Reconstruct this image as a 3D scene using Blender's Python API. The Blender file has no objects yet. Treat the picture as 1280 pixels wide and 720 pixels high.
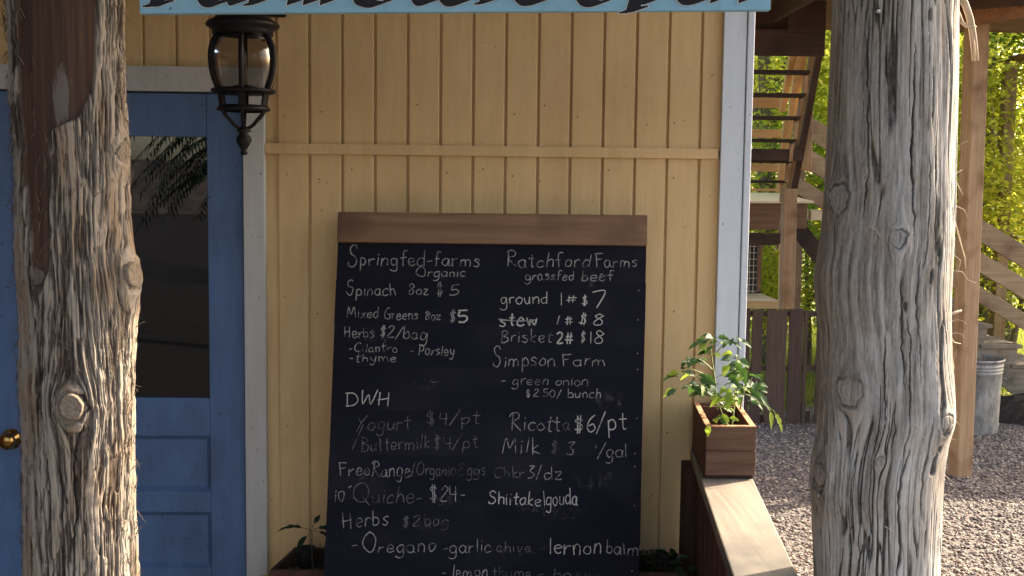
import bpy, math, random
import numpy as np
from mathutils import Vector, Matrix
random.seed(7); rng = np.random.default_rng(11)
sc = bpy.context.scene
COL = sc.collection
R = math.radians

# ------------------------------------------------------------------ camera
FPX = 1450.0
YAW, PITCH, ROLL = R(1.5), R(5.12), R(0.68)
CAM = Vector((0, 0, 1.74))
F0 = Vector((math.sin(YAW), math.cos(YAW), 0))
r0 = Vector((math.cos(YAW), -math.sin(YAW), 0))
fw = (F0*math.cos(PITCH) - Vector((0, 0, 1))*math.sin(PITCH)).normalized()
u0 = r0.cross(fw)
rt = r0*math.cos(ROLL) + u0*math.sin(ROLL)
up = rt.cross(fw)
cam_d = bpy.data.cameras.new('camera'); cam = bpy.data.objects.new('camera', cam_d); COL.objects.link(cam)
cam_d.sensor_width = 36; cam_d.lens = FPX/1280*36; cam_d.clip_start = 0.05; cam_d.clip_end = 2000
m3 = Matrix((rt, up, -fw)).transposed()
cam.matrix_world = Matrix.Translation(CAM) @ m3.to_4x4()
sc.camera = cam

# ------------------------------------------------------------------ light
SUN_AZ, SUN_EL = R(61), R(33)          # azimuth clockwise from +Y
world = bpy.data.worlds.new("World"); sc.world = world; world.use_nodes = True
wn = world.node_tree.nodes; wl = world.node_tree.links
bg = wn['Background']; sky = wn.new('ShaderNodeTexSky'); sky.sky_type = 'NISHITA'; sky.sun_disc = False
sky.sun_elevation = SUN_EL; sky.sun_rotation = SUN_AZ; sky.dust_density = 3.0; sky.air_density = 1.0
bg.inputs['Strength'].default_value = 0.15
wbm = wn.new('ShaderNodeMixRGB'); wbm.blend_type = 'MULTIPLY'; wbm.inputs[0].default_value = 1; wbm.inputs[2].default_value = (1.13, 1.0, .86, 1)
wl.new(sky.outputs[0], wbm.inputs[1]); wl.new(wbm.outputs[0], bg.inputs[0])   # camera white balance set for the evening
sd = bpy.data.lights.new('sun', 'SUN'); sd.energy = 4.3; sd.angle = R(0.6); sd.color = (1.0, 0.84, 0.62)
so = bpy.data.objects.new('sun', sd); COL.objects.link(so)
SV = Vector((math.sin(SUN_AZ)*math.cos(SUN_EL), math.cos(SUN_AZ)*math.cos(SUN_EL), math.sin(SUN_EL)))
so.rotation_euler = SV.to_track_quat('Z', 'Y').to_euler(); so.location = (6, 4, 8)
sc.view_settings.view_transform = 'Standard'; sc.view_settings.look = 'None'
sc.view_settings.exposure = 2.12; sc.view_settings.gamma = 1.0
sc.render.engine = 'CYCLES'
sc.cycles.max_bounces = 8; sc.cycles.diffuse_bounces = 5; sc.cycles.transparent_max_bounces = 12

# ------------------------------------------------------------------ projection helpers (building plan from sight lines)
def ray(px, py): return (fw*FPX + rt*(px-640) + up*(360-py)).normalized()
def at(px, py, Y):
    d = ray(px, py); return CAM + d*((Y-CAM.y)/d.y)
def atz(px, py, Z):
    d = ray(px, py); return CAM + d*((Z-CAM.z)/d.z)
def proj(p):
    v = Vector(p)-CAM; w = v.dot(fw); return 640+FPX*v.dot(rt)/w, 360-FPX*v.dot(up)/w

# ------------------------------------------------------------------ mesh helpers
class MB:
    def __init__(s): s.v = []; s.f = []
    def add(s, vs, fs):
        n = len(s.v); s.v += [tuple(v) for v in vs]; s.f += [tuple(i+n for i in f) for f in fs]; return s
    def box(s, c, d, rot=None):
        c = Vector(c); d = Vector(d)*.5
        vs = [Vector((x*d.x, y*d.y, z*d.z)) for x in (-1, 1) for y in (-1, 1) for z in (-1, 1)]
        if rot is not None: vs = [rot @ v for v in vs]
        return s.add([c+v for v in vs], [(0,1,3,2),(4,6,7,5),(0,4,5,1),(2,3,7,6),(0,2,6,4),(1,5,7,3)])
    def mm(s, x0, x1, y0, y1, z0, z1):
        return s.box(((x0+x1)/2, (y0+y1)/2, (z0+z1)/2), (abs(x1-x0), abs(y1-y0), abs(z1-z0)))
    def beam(s, p0, p1, w, h, side=None):
        # w along side direction, h along the third
        p0 = Vector(p0); p1 = Vector(p1); a = (p1-p0); L = a.length; a.normalize()
        side = Vector(side) if side is not None else Vector((0, 1, 0))
        sx = (side - a*side.dot(a)).normalized(); t = a.cross(sx)
        rot = Matrix((sx, t, a)).transposed()
        return s.box((p0+p1)/2, (w, h, L), rot)
    def tube(s, pts, rad, n=8, cap=True):
        pts = [Vector(p) for p in pts]; N = len(pts)
        if not hasattr(rad, '__len__'): rad = [rad]*N
        vs = []; prev = None
        for i, p in enumerate(pts):
            t = (pts[min(i+1, N-1)]-pts[max(i-1, 0)])
            if t.length < 1e-9: t = Vector((0, 0, 1))
            t.normalize()
            if prev is None:
                a = Vector((1, 0, 0)) if abs(t.x) < .8 else Vector((0, 1, 0))
                prev = (a - t*a.dot(t)).normalized()
            else:
                prev = (prev - t*prev.dot(t)).normalized()
            b = t.cross(prev)
            for k in range(n):
                an = 2*math.pi*k/n
                vs.append(p + (prev*math.cos(an)+b*math.sin(an))*rad[i])
        fs = [(i*n+k, i*n+(k+1) % n, (i+1)*n+(k+1) % n, (i+1)*n+k) for i in range(N-1) for k in range(n)]
        if cap: fs += [tuple(range(n-1, -1, -1)), tuple(range((N-1)*n, N*n))]
        return s.add(vs, fs)
    def lathe(s, prof, c=(0, 0, 0), n=32, axis='z', cap=True):
        c = Vector(c); vs = []
        for r, z in prof:
            for k in range(n):
                a = 2*math.pi*k/n
                if axis == 'z': vs.append(c+Vector((r*math.cos(a), r*math.sin(a), z)))
                else: vs.append(c+Vector((r*math.cos(a), -z, r*math.sin(a))))
        fs = [(i*n+k, i*n+(k+1) % n, (i+1)*n+(k+1) % n, (i+1)*n+k) for i in range(len(prof)-1) for k in range(n)]
        if cap: fs += [tuple(range(n-1, -1, -1)), tuple(range((len(prof)-1)*n, len(prof)*n))]
        return s.add(vs, fs)

ROOTLOC = {}
def thing(name, label, cat, loc=(0, 0, 0), group=None):
    o = bpy.data.objects.new(name, None); COL.objects.link(o); o.location = loc; o.empty_display_size = .1
    o['label'] = label; o['category'] = cat
    if group: o['group'] = group
    ROOTLOC[o.name] = Vector(loc); return o
def link(name, me, mat, parent=None, bevel=0, smooth=False, label=None):
    o = bpy.data.objects.new(name, me); COL.objects.link(o)
    if mat is not None: me.materials.append(mat)
    if parent is not None:
        o.parent = parent; ROOTLOC[o.name] = ROOTLOC.get(parent.name, Vector((0, 0, 0)))
    if bevel:
        b = o.modifiers.new('bevel', 'BEVEL'); b.width = bevel; b.segments = 2; b.limit_method = 'ANGLE'
    if smooth: me.shade_smooth()
    if label: o['label'] = label
    return o
def obj(name, mb, mat, parent=None, bevel=0, smooth=False, label=None):
    off = ROOTLOC.get(parent.name, Vector((0, 0, 0))) if parent is not None else Vector((0, 0, 0))
    me = bpy.data.meshes.new(name)
    me.from_pydata([tuple(Vector(v)-off) for v in mb.v], [], mb.f); me.update()
    return link(name, me, mat, parent, bevel, smooth, label)
def tag(o, label, cat, group=None, kind=None):
    o['label'] = label
    if cat: o['category'] = cat
    if group: o['group'] = group
    if kind: o['kind'] = kind
    return o
def npmesh(name, V, Fc, off=(0, 0, 0)):
    V = np.asarray(V, dtype=np.float32)-np.array(off, dtype=np.float32); Fc = np.asarray(Fc, dtype=np.int32)
    k = Fc.shape[1]; me = bpy.data.meshes.new(name)
    me.vertices.add(len(V)); me.vertices.foreach_set('co', V.ravel())
    me.loops.add(Fc.size); me.loops.foreach_set('vertex_index', Fc.ravel())
    me.polygons.add(len(Fc)); me.polygons.foreach_set('loop_start', np.arange(0, Fc.size, k, dtype=np.int32))
    me.polygons.foreach_set('loop_total', np.full(len(Fc), k, dtype=np.int32))
    me.update(calc_edges=True); return me
def copy_tree(o, loc=None, parent=None):
    c = o.copy(); COL.objects.link(c)
    if parent is not None: c.parent = parent
    if loc is not None: c.location = loc
    for ch in list(o.children): copy_tree(ch, None, c)
    return c

# ------------------------------------------------------------------ materials
def nodes(name):
    m = bpy.data.materials.new(name); m.use_nodes = True
    nt = m.node_tree; return m, nt, nt.nodes, nt.links, nt.nodes['Principled BSDF']
def ramp(N, stops):
    r = N.new('ShaderNodeValToRGB'); e = r.color_ramp.elements
    while len(e) > 1: e.remove(e[-1])
    e[0].position = stops[0][0]; e[0].color = (*stops[0][1], 1)
    for p, c in stops[1:]:
        q = e.new(p); q.color = (*c, 1)
    return r
def coords(N, L, scale, rand=True):
    tc = N.new('ShaderNodeTexCoord'); mp = N.new('ShaderNodeMapping'); mp.inputs['Scale'].default_value = scale
    L.new(tc.outputs['Object'], mp.inputs['Vector'])
    if rand:
        oi = N.new('ShaderNodeObjectInfo'); mu = N.new('ShaderNodeMath'); mu.operation = 'MULTIPLY'; mu.inputs[1].default_value = 37.0
        L.new(oi.outputs['Random'], mu.inputs[0]); L.new(mu.outputs[0], mp.inputs['Location'])
    return mp
def wood(name, cols, along='z', rough=.75, freq=60, bump=.35, stain=None, vary=.18, spec=.3, bdist=.002):
    m, nt, N, L, P = nodes(name)
    sc_ = {'x': (freq*.05, freq, freq), 'y': (freq, freq*.05, freq), 'z': (freq, freq, freq*.05)}[along]
    mp = coords(N, L, sc_)
    n1 = N.new('ShaderNodeTexNoise'); n1.inputs['Scale'].default_value = 1; n1.inputs['Detail'].default_value = 6; n1.inputs['Roughness'].default_value = .65
    n1.inputs['Distortion'].default_value = .4; L.new(mp.outputs[0], n1.inputs['Vector'])
    k = len(cols); r = ramp(N, [(.25+.5*i/(k-1), c) for i, c in enumerate(cols)]); L.new(n1.outputs[0], r.inputs[0])
    col = r.outputs[0]
    mp2 = coords(N, L, (4, 4, 4)); n2 = N.new('ShaderNodeTexNoise'); n2.inputs['Scale'].default_value = 1; n2.inputs['Detail'].default_value = 4
    L.new(mp2.outputs[0], n2.inputs['Vector'])
    if stain:
        rr = ramp(N, [(.5, (0, 0, 0)), (.72, (1, 1, 1))]); L.new(n2.outputs[0], rr.inputs[0])
        mx = N.new('ShaderNodeMixRGB'); L.new(rr.outputs[0], mx.inputs[0]); L.new(col, mx.inputs[1]); mx.inputs[2].default_value = (*stain, 1); col = mx.outputs[0]
    oi = N.new('ShaderNodeObjectInfo'); mr = N.new('ShaderNodeMapRange'); mr.inputs[3].default_value = 1-vary; mr.inputs[4].default_value = 1+vary
    L.new(oi.outputs['Random'], mr.inputs[0])
    ml = N.new('ShaderNodeVectorMath'); ml.operation = 'SCALE'; L.new(col, ml.inputs[0]); L.new(mr.outputs[0], ml.inputs['Scale'])
    L.new(ml.outputs[0], P.inputs['Base Color'])
    P.inputs['Roughness'].default_value = rough; P.inputs['Specular IOR Level'].default_value = spec
    b = N.new('ShaderNodeBump'); b.inputs['Strength'].default_value = bump; b.inputs['Distance'].default_value = bdist
    L.new(n1.outputs[0], b.inputs['Height']); L.new(b.outputs[0], P.inputs['Normal'])
    return m
def paint(name, c, c2=None, along='z', rough=.6, bump=.25, scale=25, dirt=None, dscale=3, dth=(.55, .8)):
    m, nt, N, L, P = nodes(name)
    sc_ = {'x': (scale*.12, scale, scale), 'z': (scale, scale, scale*.12), 'n': (scale, scale, scale)}[along]
    mp = coords(N, L, sc_, rand=False)
    n1 = N.new('ShaderNodeTexNoise'); n1.inputs['Scale'].default_value = 1; n1.inputs['Detail'].default_value = 8; n1.inputs['Roughness'].default_value = .7
    L.new(mp.outputs[0], n1.inputs['Vector'])
    r = ramp(N, [(.3, c), (.7, c2 or c)]); L.new(n1.outputs[0], r.inputs[0]); col = r.outputs[0]
    if dirt:
        mp2 = coords(N, L, (dscale, dscale, dscale*.5), rand=False); n2 = N.new('ShaderNodeTexNoise'); n2.inputs['Scale'].default_value = 1; n2.inputs['Detail'].default_value = 7; n2.inputs['Roughness'].default_value = .65
        L.new(mp2.outputs[0], n2.inputs['Vector']); rr = ramp(N, [(dth[0], (0, 0, 0)), (dth[1], (1, 1, 1))]); L.new(n2.outputs[0], rr.inputs[0])
        mx = N.new('ShaderNodeMixRGB'); L.new(rr.outputs[0], mx.inputs[0]); L.new(col, mx.inputs[1]); mx.inputs[2].default_value = (*dirt, 1); col = mx.outputs[0]
    # tiny specks
    mp3 = coords(N, L, (70, 70, 70), rand=False); n3 = N.new('ShaderNodeTexNoise'); n3.inputs['Scale'].default_value = 1; n3.inputs['Detail'].default_value = 1
    L.new(mp3.outputs[0], n3.inputs['Vector']); r3 = ramp(N, [(.74, (0, 0, 0)), (.8, (1, 1, 1))]); L.new(n3.outputs[0], r3.inputs[0])
    mx3 = N.new('ShaderNodeMixRGB'); L.new(r3.outputs[0], mx3.inputs[0]); L.new(col, mx3.inputs[1]); mx3.inputs[2].default_value = (c[0]*.4, c[1]*.4, c[2]*.4, 1)
    L.new(mx3.outputs[0], P.inputs['Base Color']); P.inputs['Roughness'].default_value = rough; P.inputs['Specular IOR Level'].default_value = .3
    b = N.new('ShaderNodeBump'); b.inputs['Strength'].default_value = bump; b.inputs['Distance'].default_value = .0015
    L.new(n1.outputs[0], b.inputs['Height']); L.new(b.outputs[0], P.inputs['Normal'])
    return m
def plain(name, c, rough=.5, metal=0, spec=.5, bump=0, scale=80, c2=None):
    m, nt, N, L, P = nodes(name)
    mp = coords(N, L, (scale,)*3, rand=False); n1 = N.new('ShaderNodeTexNoise'); n1.inputs['Scale'].default_value = 1; n1.inputs['Detail'].default_value = 4
    L.new(mp.outputs[0], n1.inputs['Vector']); r = ramp(N, [(.35, c), (.65, c2 or tuple(x*.8 for x in c))]); L.new(n1.outputs[0], r.inputs[0]); L.new(r.outputs[0], P.inputs['Base Color'])
    P.inputs['Roughness'].default_value = rough; P.inputs['Metallic'].default_value = metal; P.inputs['Specular IOR Level'].default_value = spec
    if bump:
        b = N.new('ShaderNodeBump'); b.inputs['Strength'].default_value = bump; b.inputs['Distance'].default_value = .002; L.new(n1.outputs[0], b.inputs['Height']); L.new(b.outputs[0], P.inputs['Normal'])
    return m
def leafmat(name, cols, trans=.45, tcol=(.35, .5, .05), rough=.5):
    m, nt, N, L, P = nodes(name)
    g = N.new('ShaderNodeNewGeometry'); r = ramp(N, [(i/(len(cols)-1), c) for i, c in enumerate(cols)]); L.new(g.outputs['Random Per Island'], r.inputs[0])
    L.new(r.outputs[0], P.inputs['Base Color']); P.inputs['Roughness'].default_value = rough; P.inputs['Specular IOR Level'].default_value = .3
    t = N.new('ShaderNodeBsdfTranslucent')
    mt = N.new('ShaderNodeMixRGB'); mt.inputs[0].default_value = .6; L.new(r.outputs[0], mt.inputs[1]); mt.inputs[2].default_value = (*tcol, 1); L.new(mt.outputs[0], t.inputs[0])
    mx = N.new('ShaderNodeMixShader'); mx.inputs[0].default_value = trans
    L.new(P.outputs[0], mx.inputs[1]); L.new(t.outputs[0], mx.inputs[2]); L.new(mx.outputs[0], nt.nodes['Material Output'].inputs[0])
    return m

M = {}
M['siding'] = paint('siding_paint', (.55, .38, .19), (.63, .45, .245), 'z', .65, .6, 38, dirt=(.44, .29, .145), dscale=2.6, dth=(.48, .8))
M['trim_tan'] = paint('door_trim_paint', (.42, .42, .42), (.49, .49, .50), 'z', .6, .2, 40, dirt=(.34, .33, .32), dscale=4)
M['trim_white'] = paint('corner_board_paint', (.53, .59, .68), (.60, .655, .74), 'z', .55, .2, 40, dirt=(.45, .49, .54), dscale=5)
M['door'] = paint('blue_door_paint', (.072, .132, .275), (.09, .16, .325), 'z', .5, .45, 45, dirt=(.058, .10, .19), dscale=6, dth=(.48, .75))
M['sign'] = paint('sign_blue_paint', (.22, .44, .60), (.27, .50, .66), 'x', .6, .3, 30, dirt=(.17, .34, .42), dscale=12)
M['black_letter'] = plain('black_lettering', (.014, .012, .018), .5, spec=.2)
M['white_letter'] = plain('white_lettering', (.75, .78, .78), .6)
M['board'] = wood('chalkboard_paint', [(.0042, .0045, .0105), (.0055, .006, .0135), (.007, .0075, .015)], 'x', .8, 30, .15, stain=(.012, .012, .020), vary=.03, spec=.15)
M['board_top'] = wood('board_header_wood', [(.13, .072, .044), (.20, .115, .068), (.26, .155, .095)], 'x', .8, 40, .6, stain=(.085, .048, .036), vary=.02)
M['iron'] = plain('black_iron', (.007, .006, .009), .5, .0, .22, .3, 120, (.010, .009, .012))
M['brass'] = plain('aged_brass', (.55, .33, .10), .25, 1, c2=(.22, .12, .04), scale=50)
M['candle'] = plain('candle_sleeve', (.10, .085, .07), .5)
M['soil'] = plain('soil', (.018, .013, .010), .95, bump=1, scale=60, c2=(.03, .02, .015))
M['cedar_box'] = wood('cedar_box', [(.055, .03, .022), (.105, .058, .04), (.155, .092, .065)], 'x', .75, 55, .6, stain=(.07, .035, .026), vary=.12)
M['cedar_lit_rim'] = wood('cedar_lit_rim', [(.22, .105, .055), (.34, .18, .10), (.42, .25, .15)], 'y', .7, 55, .5, vary=.08)  # golden top strips, sunlight put into the colour
M['cedar_shaded_side'] = wood('cedar_shaded_side', [(.06, .025, .018), (.10, .045, .03), (.14, .065, .042)], 'y', .75, 55, .5, vary=.08)  # darker copy of the cedar, shade put into the colour
M['redwood'] = wood('skirt_board', [(.032, .014, .012), (.055, .025, .020), (.075, .036, .03)], 'z', .8, 55, .4, vary=.15)
M['rail_top'] = wood('rail_plank', [(.12, .105, .09), (.20, .175, .145), (.27, .24, .195)], 'y', .6, 34, .6, stain=(.10, .095, .09), vary=.05, spec=.4)
M['deck_wood'] = wood('deck_wood', [(.19, .125, .074), (.28, .19, .115), (.35, .255, .165)], 'z', .8, 45, .4, stain=(.14, .07, .035), vary=.15)
M['deck_wood_x'] = wood('deck_wood_across', [(.10, .05, .03), (.15, .08, .045), (.20, .11, .065)], 'x', .8, 45, .4, stain=(.08, .04, .025), vary=.15)
M['rail_tan'] = wood('rail_tan', [(.21, .14, .085), (.31, .22, .135), (.39, .29, .19)], 'x', .8, 30, .4, stain=(.17, .10, .065), vary=.1)
M['tread'] = wood('dark_tread', [(.02, .013, .012), (.035, .022, .02)], 'x', .8, 35, .4)
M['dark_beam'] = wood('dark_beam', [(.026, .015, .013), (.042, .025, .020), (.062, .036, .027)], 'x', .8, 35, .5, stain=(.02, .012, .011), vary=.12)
M['golden'] = wood('sun_gold_lumber', [(.40, .24, .10), (.50, .32, .15), (.60, .40, .20)], 'z', .7, 35, .3, vary=.1)  # stair lumber with the sunlight on it put into the colour
M['golden_x'] = wood('sun_gold_lumber_across', [(.42, .27, .12), (.52, .34, .16), (.62, .43, .22)], 'x', .7, 35, .3, vary=.1)
M['grey_wood'] = wood('grey_wood', [(.12, .10, .075), (.20, .165, .125), (.28, .235, .18)], 'x', .8, 35, .4, stain=(.08, .065, .045), vary=.12)
M['fence'] = wood('fence_picket', [(.05, .034, .030), (.08, .055, .047), (.11, .078, .066)], 'z', .85, 45, .4, vary=.22)
M['hutch_wood'] = wood('hutch_wood', [(.10, .055, .035), (.15, .085, .05), (.19, .11, .07)], 'x', .8, 40, .4, vary=.12)
M['hutch_roof'] = wood('pale_board', [(.50, .40, .26), (.60, .49, .33), (.68, .56, .40)], 'x', .7, 30, .3, vary=.05)
M['wire'] = plain('galvanised_wire', (.5, .48, .42), .45, .6)
M['nail'] = plain('painted_nail', (.30, .19, .09), .7, c2=(.16, .09, .05))
M['dark'] = plain('dark_void', (.02, .017, .02), .9)
M['interior'] = plain('interior_wall', (.016, .012, .012), .9)
M['interior_wood'] = wood('interior_wood', [(.06, .03, .02), (.10, .055, .03)], 'z', .6, 40, .2)
M['porch_floor'] = wood('porch_floor', [(.12, .10, .08), (.20, .17, .13)], 'y', .8, 30, .4, vary=.12)
M['ceiling'] = wood('porch_ceiling', [(.16, .095, .05), (.24, .15, .08)], 'x', .8, 30, .3, vary=.12)
M['rubber'] = plain('black_rubber', (.012, .012, .012), .6, bump=.4)
M['mulch'] = plain('dark_mulch', (.012, .009, .008), .95, bump=1, scale=40, c2=(.03, .02, .014))
M['stub'] = plain('sawn_knot_wood', (.16, .13, .10), .9, spec=.1, bump=.7, scale=140, c2=(.24, .20, .16))
M['bark_fiber'] = wood('bark_fibre', [(.30, .24, .18), (.45, .36, .27), (.55, .46, .36)], 'z', .8, 80, .2)
M['bark_dark'] = wood('bark_fibre_dark', [(.08, .065, .055), (.14, .11, .09), (.25, .20, .16)], 'z', .9, 80, .2)
M['trunk'] = wood('tree_bark', [(.10, .08, .065), (.17, .14, .11), (.23, .20, .16)], 'z', .9, 16, 1.0, vary=.2, bdist=.02)
M['leaf_far'] = leafmat('spring_leaf', [(.14, .22, .02), (.24, .31, .03), (.36, .39, .05), (.42, .40, .07)], .65, (.98, .95, .14))
M['leaf_mid'] = leafmat('green_leaf', [(.07, .16, .02), (.11, .22, .03), (.18, .28, .04)], .6, (.65, .85, .14))
M['leaf_plant'] = leafmat('seedling_leaf', [(.012, .04, .02), (.02, .06, .028), (.045, .09, .04)], .22, (.15, .35, .04), .6)
M['leaf_bright'] = leafmat('young_leaf', [(.10, .20, .03), (.16, .28, .04)], .5, (.45, .60, .06), .4)
M['leaf_dark'] = leafmat('dark_leaf', [(.008, .018, .010), (.014, .030, .016)], .15, (.05, .10, .03), .25)
M['stem'] = plain('green_stem', (.22, .26, .10), .6)
M['stem_dark'] = plain('dark_stem', (.03, .04, .03), .6)
M['grass'] = leafmat('grass_blade', [(.08, .14, .02), (.15, .22, .03), (.26, .27, .06)], .4, (.45, .5, .08))

def galv():
    m, nt, N, L, P = nodes('galvanised_steel')
    mp = coords(N, L, (9, 9, 5)); v = N.new('ShaderNodeTexNoise'); v.inputs['Scale'].default_value = 1; v.inputs['Detail'].default_value = 8; v.inputs['Roughness'].default_value = .7; L.new(mp.outputs[0], v.inputs['Vector'])
    r = ramp(N, [(.35, (.13, .135, .14)), (.55, (.28, .29, .30)), (.7, (.38, .38, .375))]); L.new(v.outputs[0], r.inputs[0]); L.new(r.outputs[0], P.inputs['Base Color'])
    P.inputs['Metallic'].default_value = .55; P.inputs['Roughness'].default_value = .5
    return m
M['galv'] = galv()
def glassmat(name, refl=.10, tint=(.8, .8, .8), rough=0.0, ior=1.5):
    m, nt, N, L, P = nodes(name)
    g = N.new('ShaderNodeBsdfGlossy'); g.inputs['Roughness'].default_value = rough
    t = N.new('ShaderNodeBsdfTransparent'); t.inputs[0].default_value = (*tint, 1)
    fr = N.new('ShaderNodeFresnel'); fr.inputs[0].default_value = ior
    ad = N.new('ShaderNodeMath'); ad.operation = 'ADD'; ad.inputs[1].default_value = refl; L.new(fr.outputs[0], ad.inputs[0])
    mx = N.new('ShaderNodeMixShader'); L.new(ad.outputs[0], mx.inputs[0]); L.new(t.outputs[0], mx.inputs[1]); L.new(g.outputs[0], mx.inputs[2])
    L.new(mx.outputs[0], nt.nodes['Material Output'].inputs[0]); return m
M['pane'] = glassmat('window_glass', .055, (.16, .15, .17))
M['lamp_glass'] = glassmat('smoky_lantern_glass', .0, (.62, .60, .58), .12, 1.3)

def ground_mat():
    m, nt, N, L, P = nodes('gravel_ground')
    mp = coords(N, L, (1, 1, 1), rand=False)
    v = N.new('ShaderNodeTexVoronoi'); v.inputs['Scale'].default_value = 45; L.new(mp.outputs[0], v.inputs['Vector'])
    r = ramp(N, [(0, (.05, .044, .046)), (.5, (.12, .105, .105)), (1, (.22, .19, .17))]); L.new(v.outputs['Color'], r.inputs[0])
    # grass and earth beyond the yard
    tc = N.new('ShaderNodeTexCoord'); sx = N.new('ShaderNodeSeparateXYZ'); L.new(tc.outputs['Object'], sx.inputs[0])
    nz = N.new('ShaderNodeTexNoise'); nz.inputs['Scale'].default_value = .9; nz.inputs['Detail'].default_value = 6; L.new(mp.outputs[0], nz.inputs['Vector'])
    a = N.new('ShaderNodeMath'); a.operation = 'MULTIPLY_ADD'; a.inputs[1].default_value = 1.5; L.new(nz.outputs[0], a.inputs[0]); L.new(sx.outputs['Y'], a.inputs[2])
    st = N.new('ShaderNodeMath'); st.operation = 'GREATER_THAN'; st.inputs[1].default_value = 11.9; L.new(a.outputs[0], st.inputs[0])
    n2 = N.new('ShaderNodeTexNoise'); n2.inputs['Scale'].default_value = 2.5; n2.inputs['Detail'].default_value = 8; L.new(mp.outputs[0], n2.inputs['Vector'])
    r2 = ramp(N, [(.35, (.10, .14, .025)), (.55, (.17, .20, .035)), (.7, (.26, .19, .09))]); L.new(n2.outputs[0], r2.inputs[0])
    mx = N.new('ShaderNodeMixRGB'); L.new(st.outputs[0], mx.inputs[0]); L.new(r.outputs[0], mx.inputs[1]); L.new(r2.outputs[0], mx.inputs[2])
    L.new(mx.outputs[0], P.inputs['Base Color']); P.inputs['Roughness'].default_value = .9
    b = N.new('ShaderNodeBump'); b.inputs['Distance'].default_value = .01; L.new(v.outputs['Distance'], b.inputs['Height']); L.new(b.outputs[0], P.inputs['Normal'])
    return m
M['ground'] = ground_mat()
def stone_mat():
    m, nt, N, L, P = nodes('gravel_stone')
    g = N.new('ShaderNodeNewGeometry'); r = ramp(N, [(0, (.06, .052, .056)), (.4, (.14, .12, .125)), (.8, (.26, .225, .21)), (1, (.46, .40, .32))]); L.new(g.outputs['Random Per Island'], r.inputs[0])
    L.new(r.outputs[0], P.inputs['Base Color']); P.inputs['Roughness'].default_value = .8; return m
M['stone'] = stone_mat()

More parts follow.
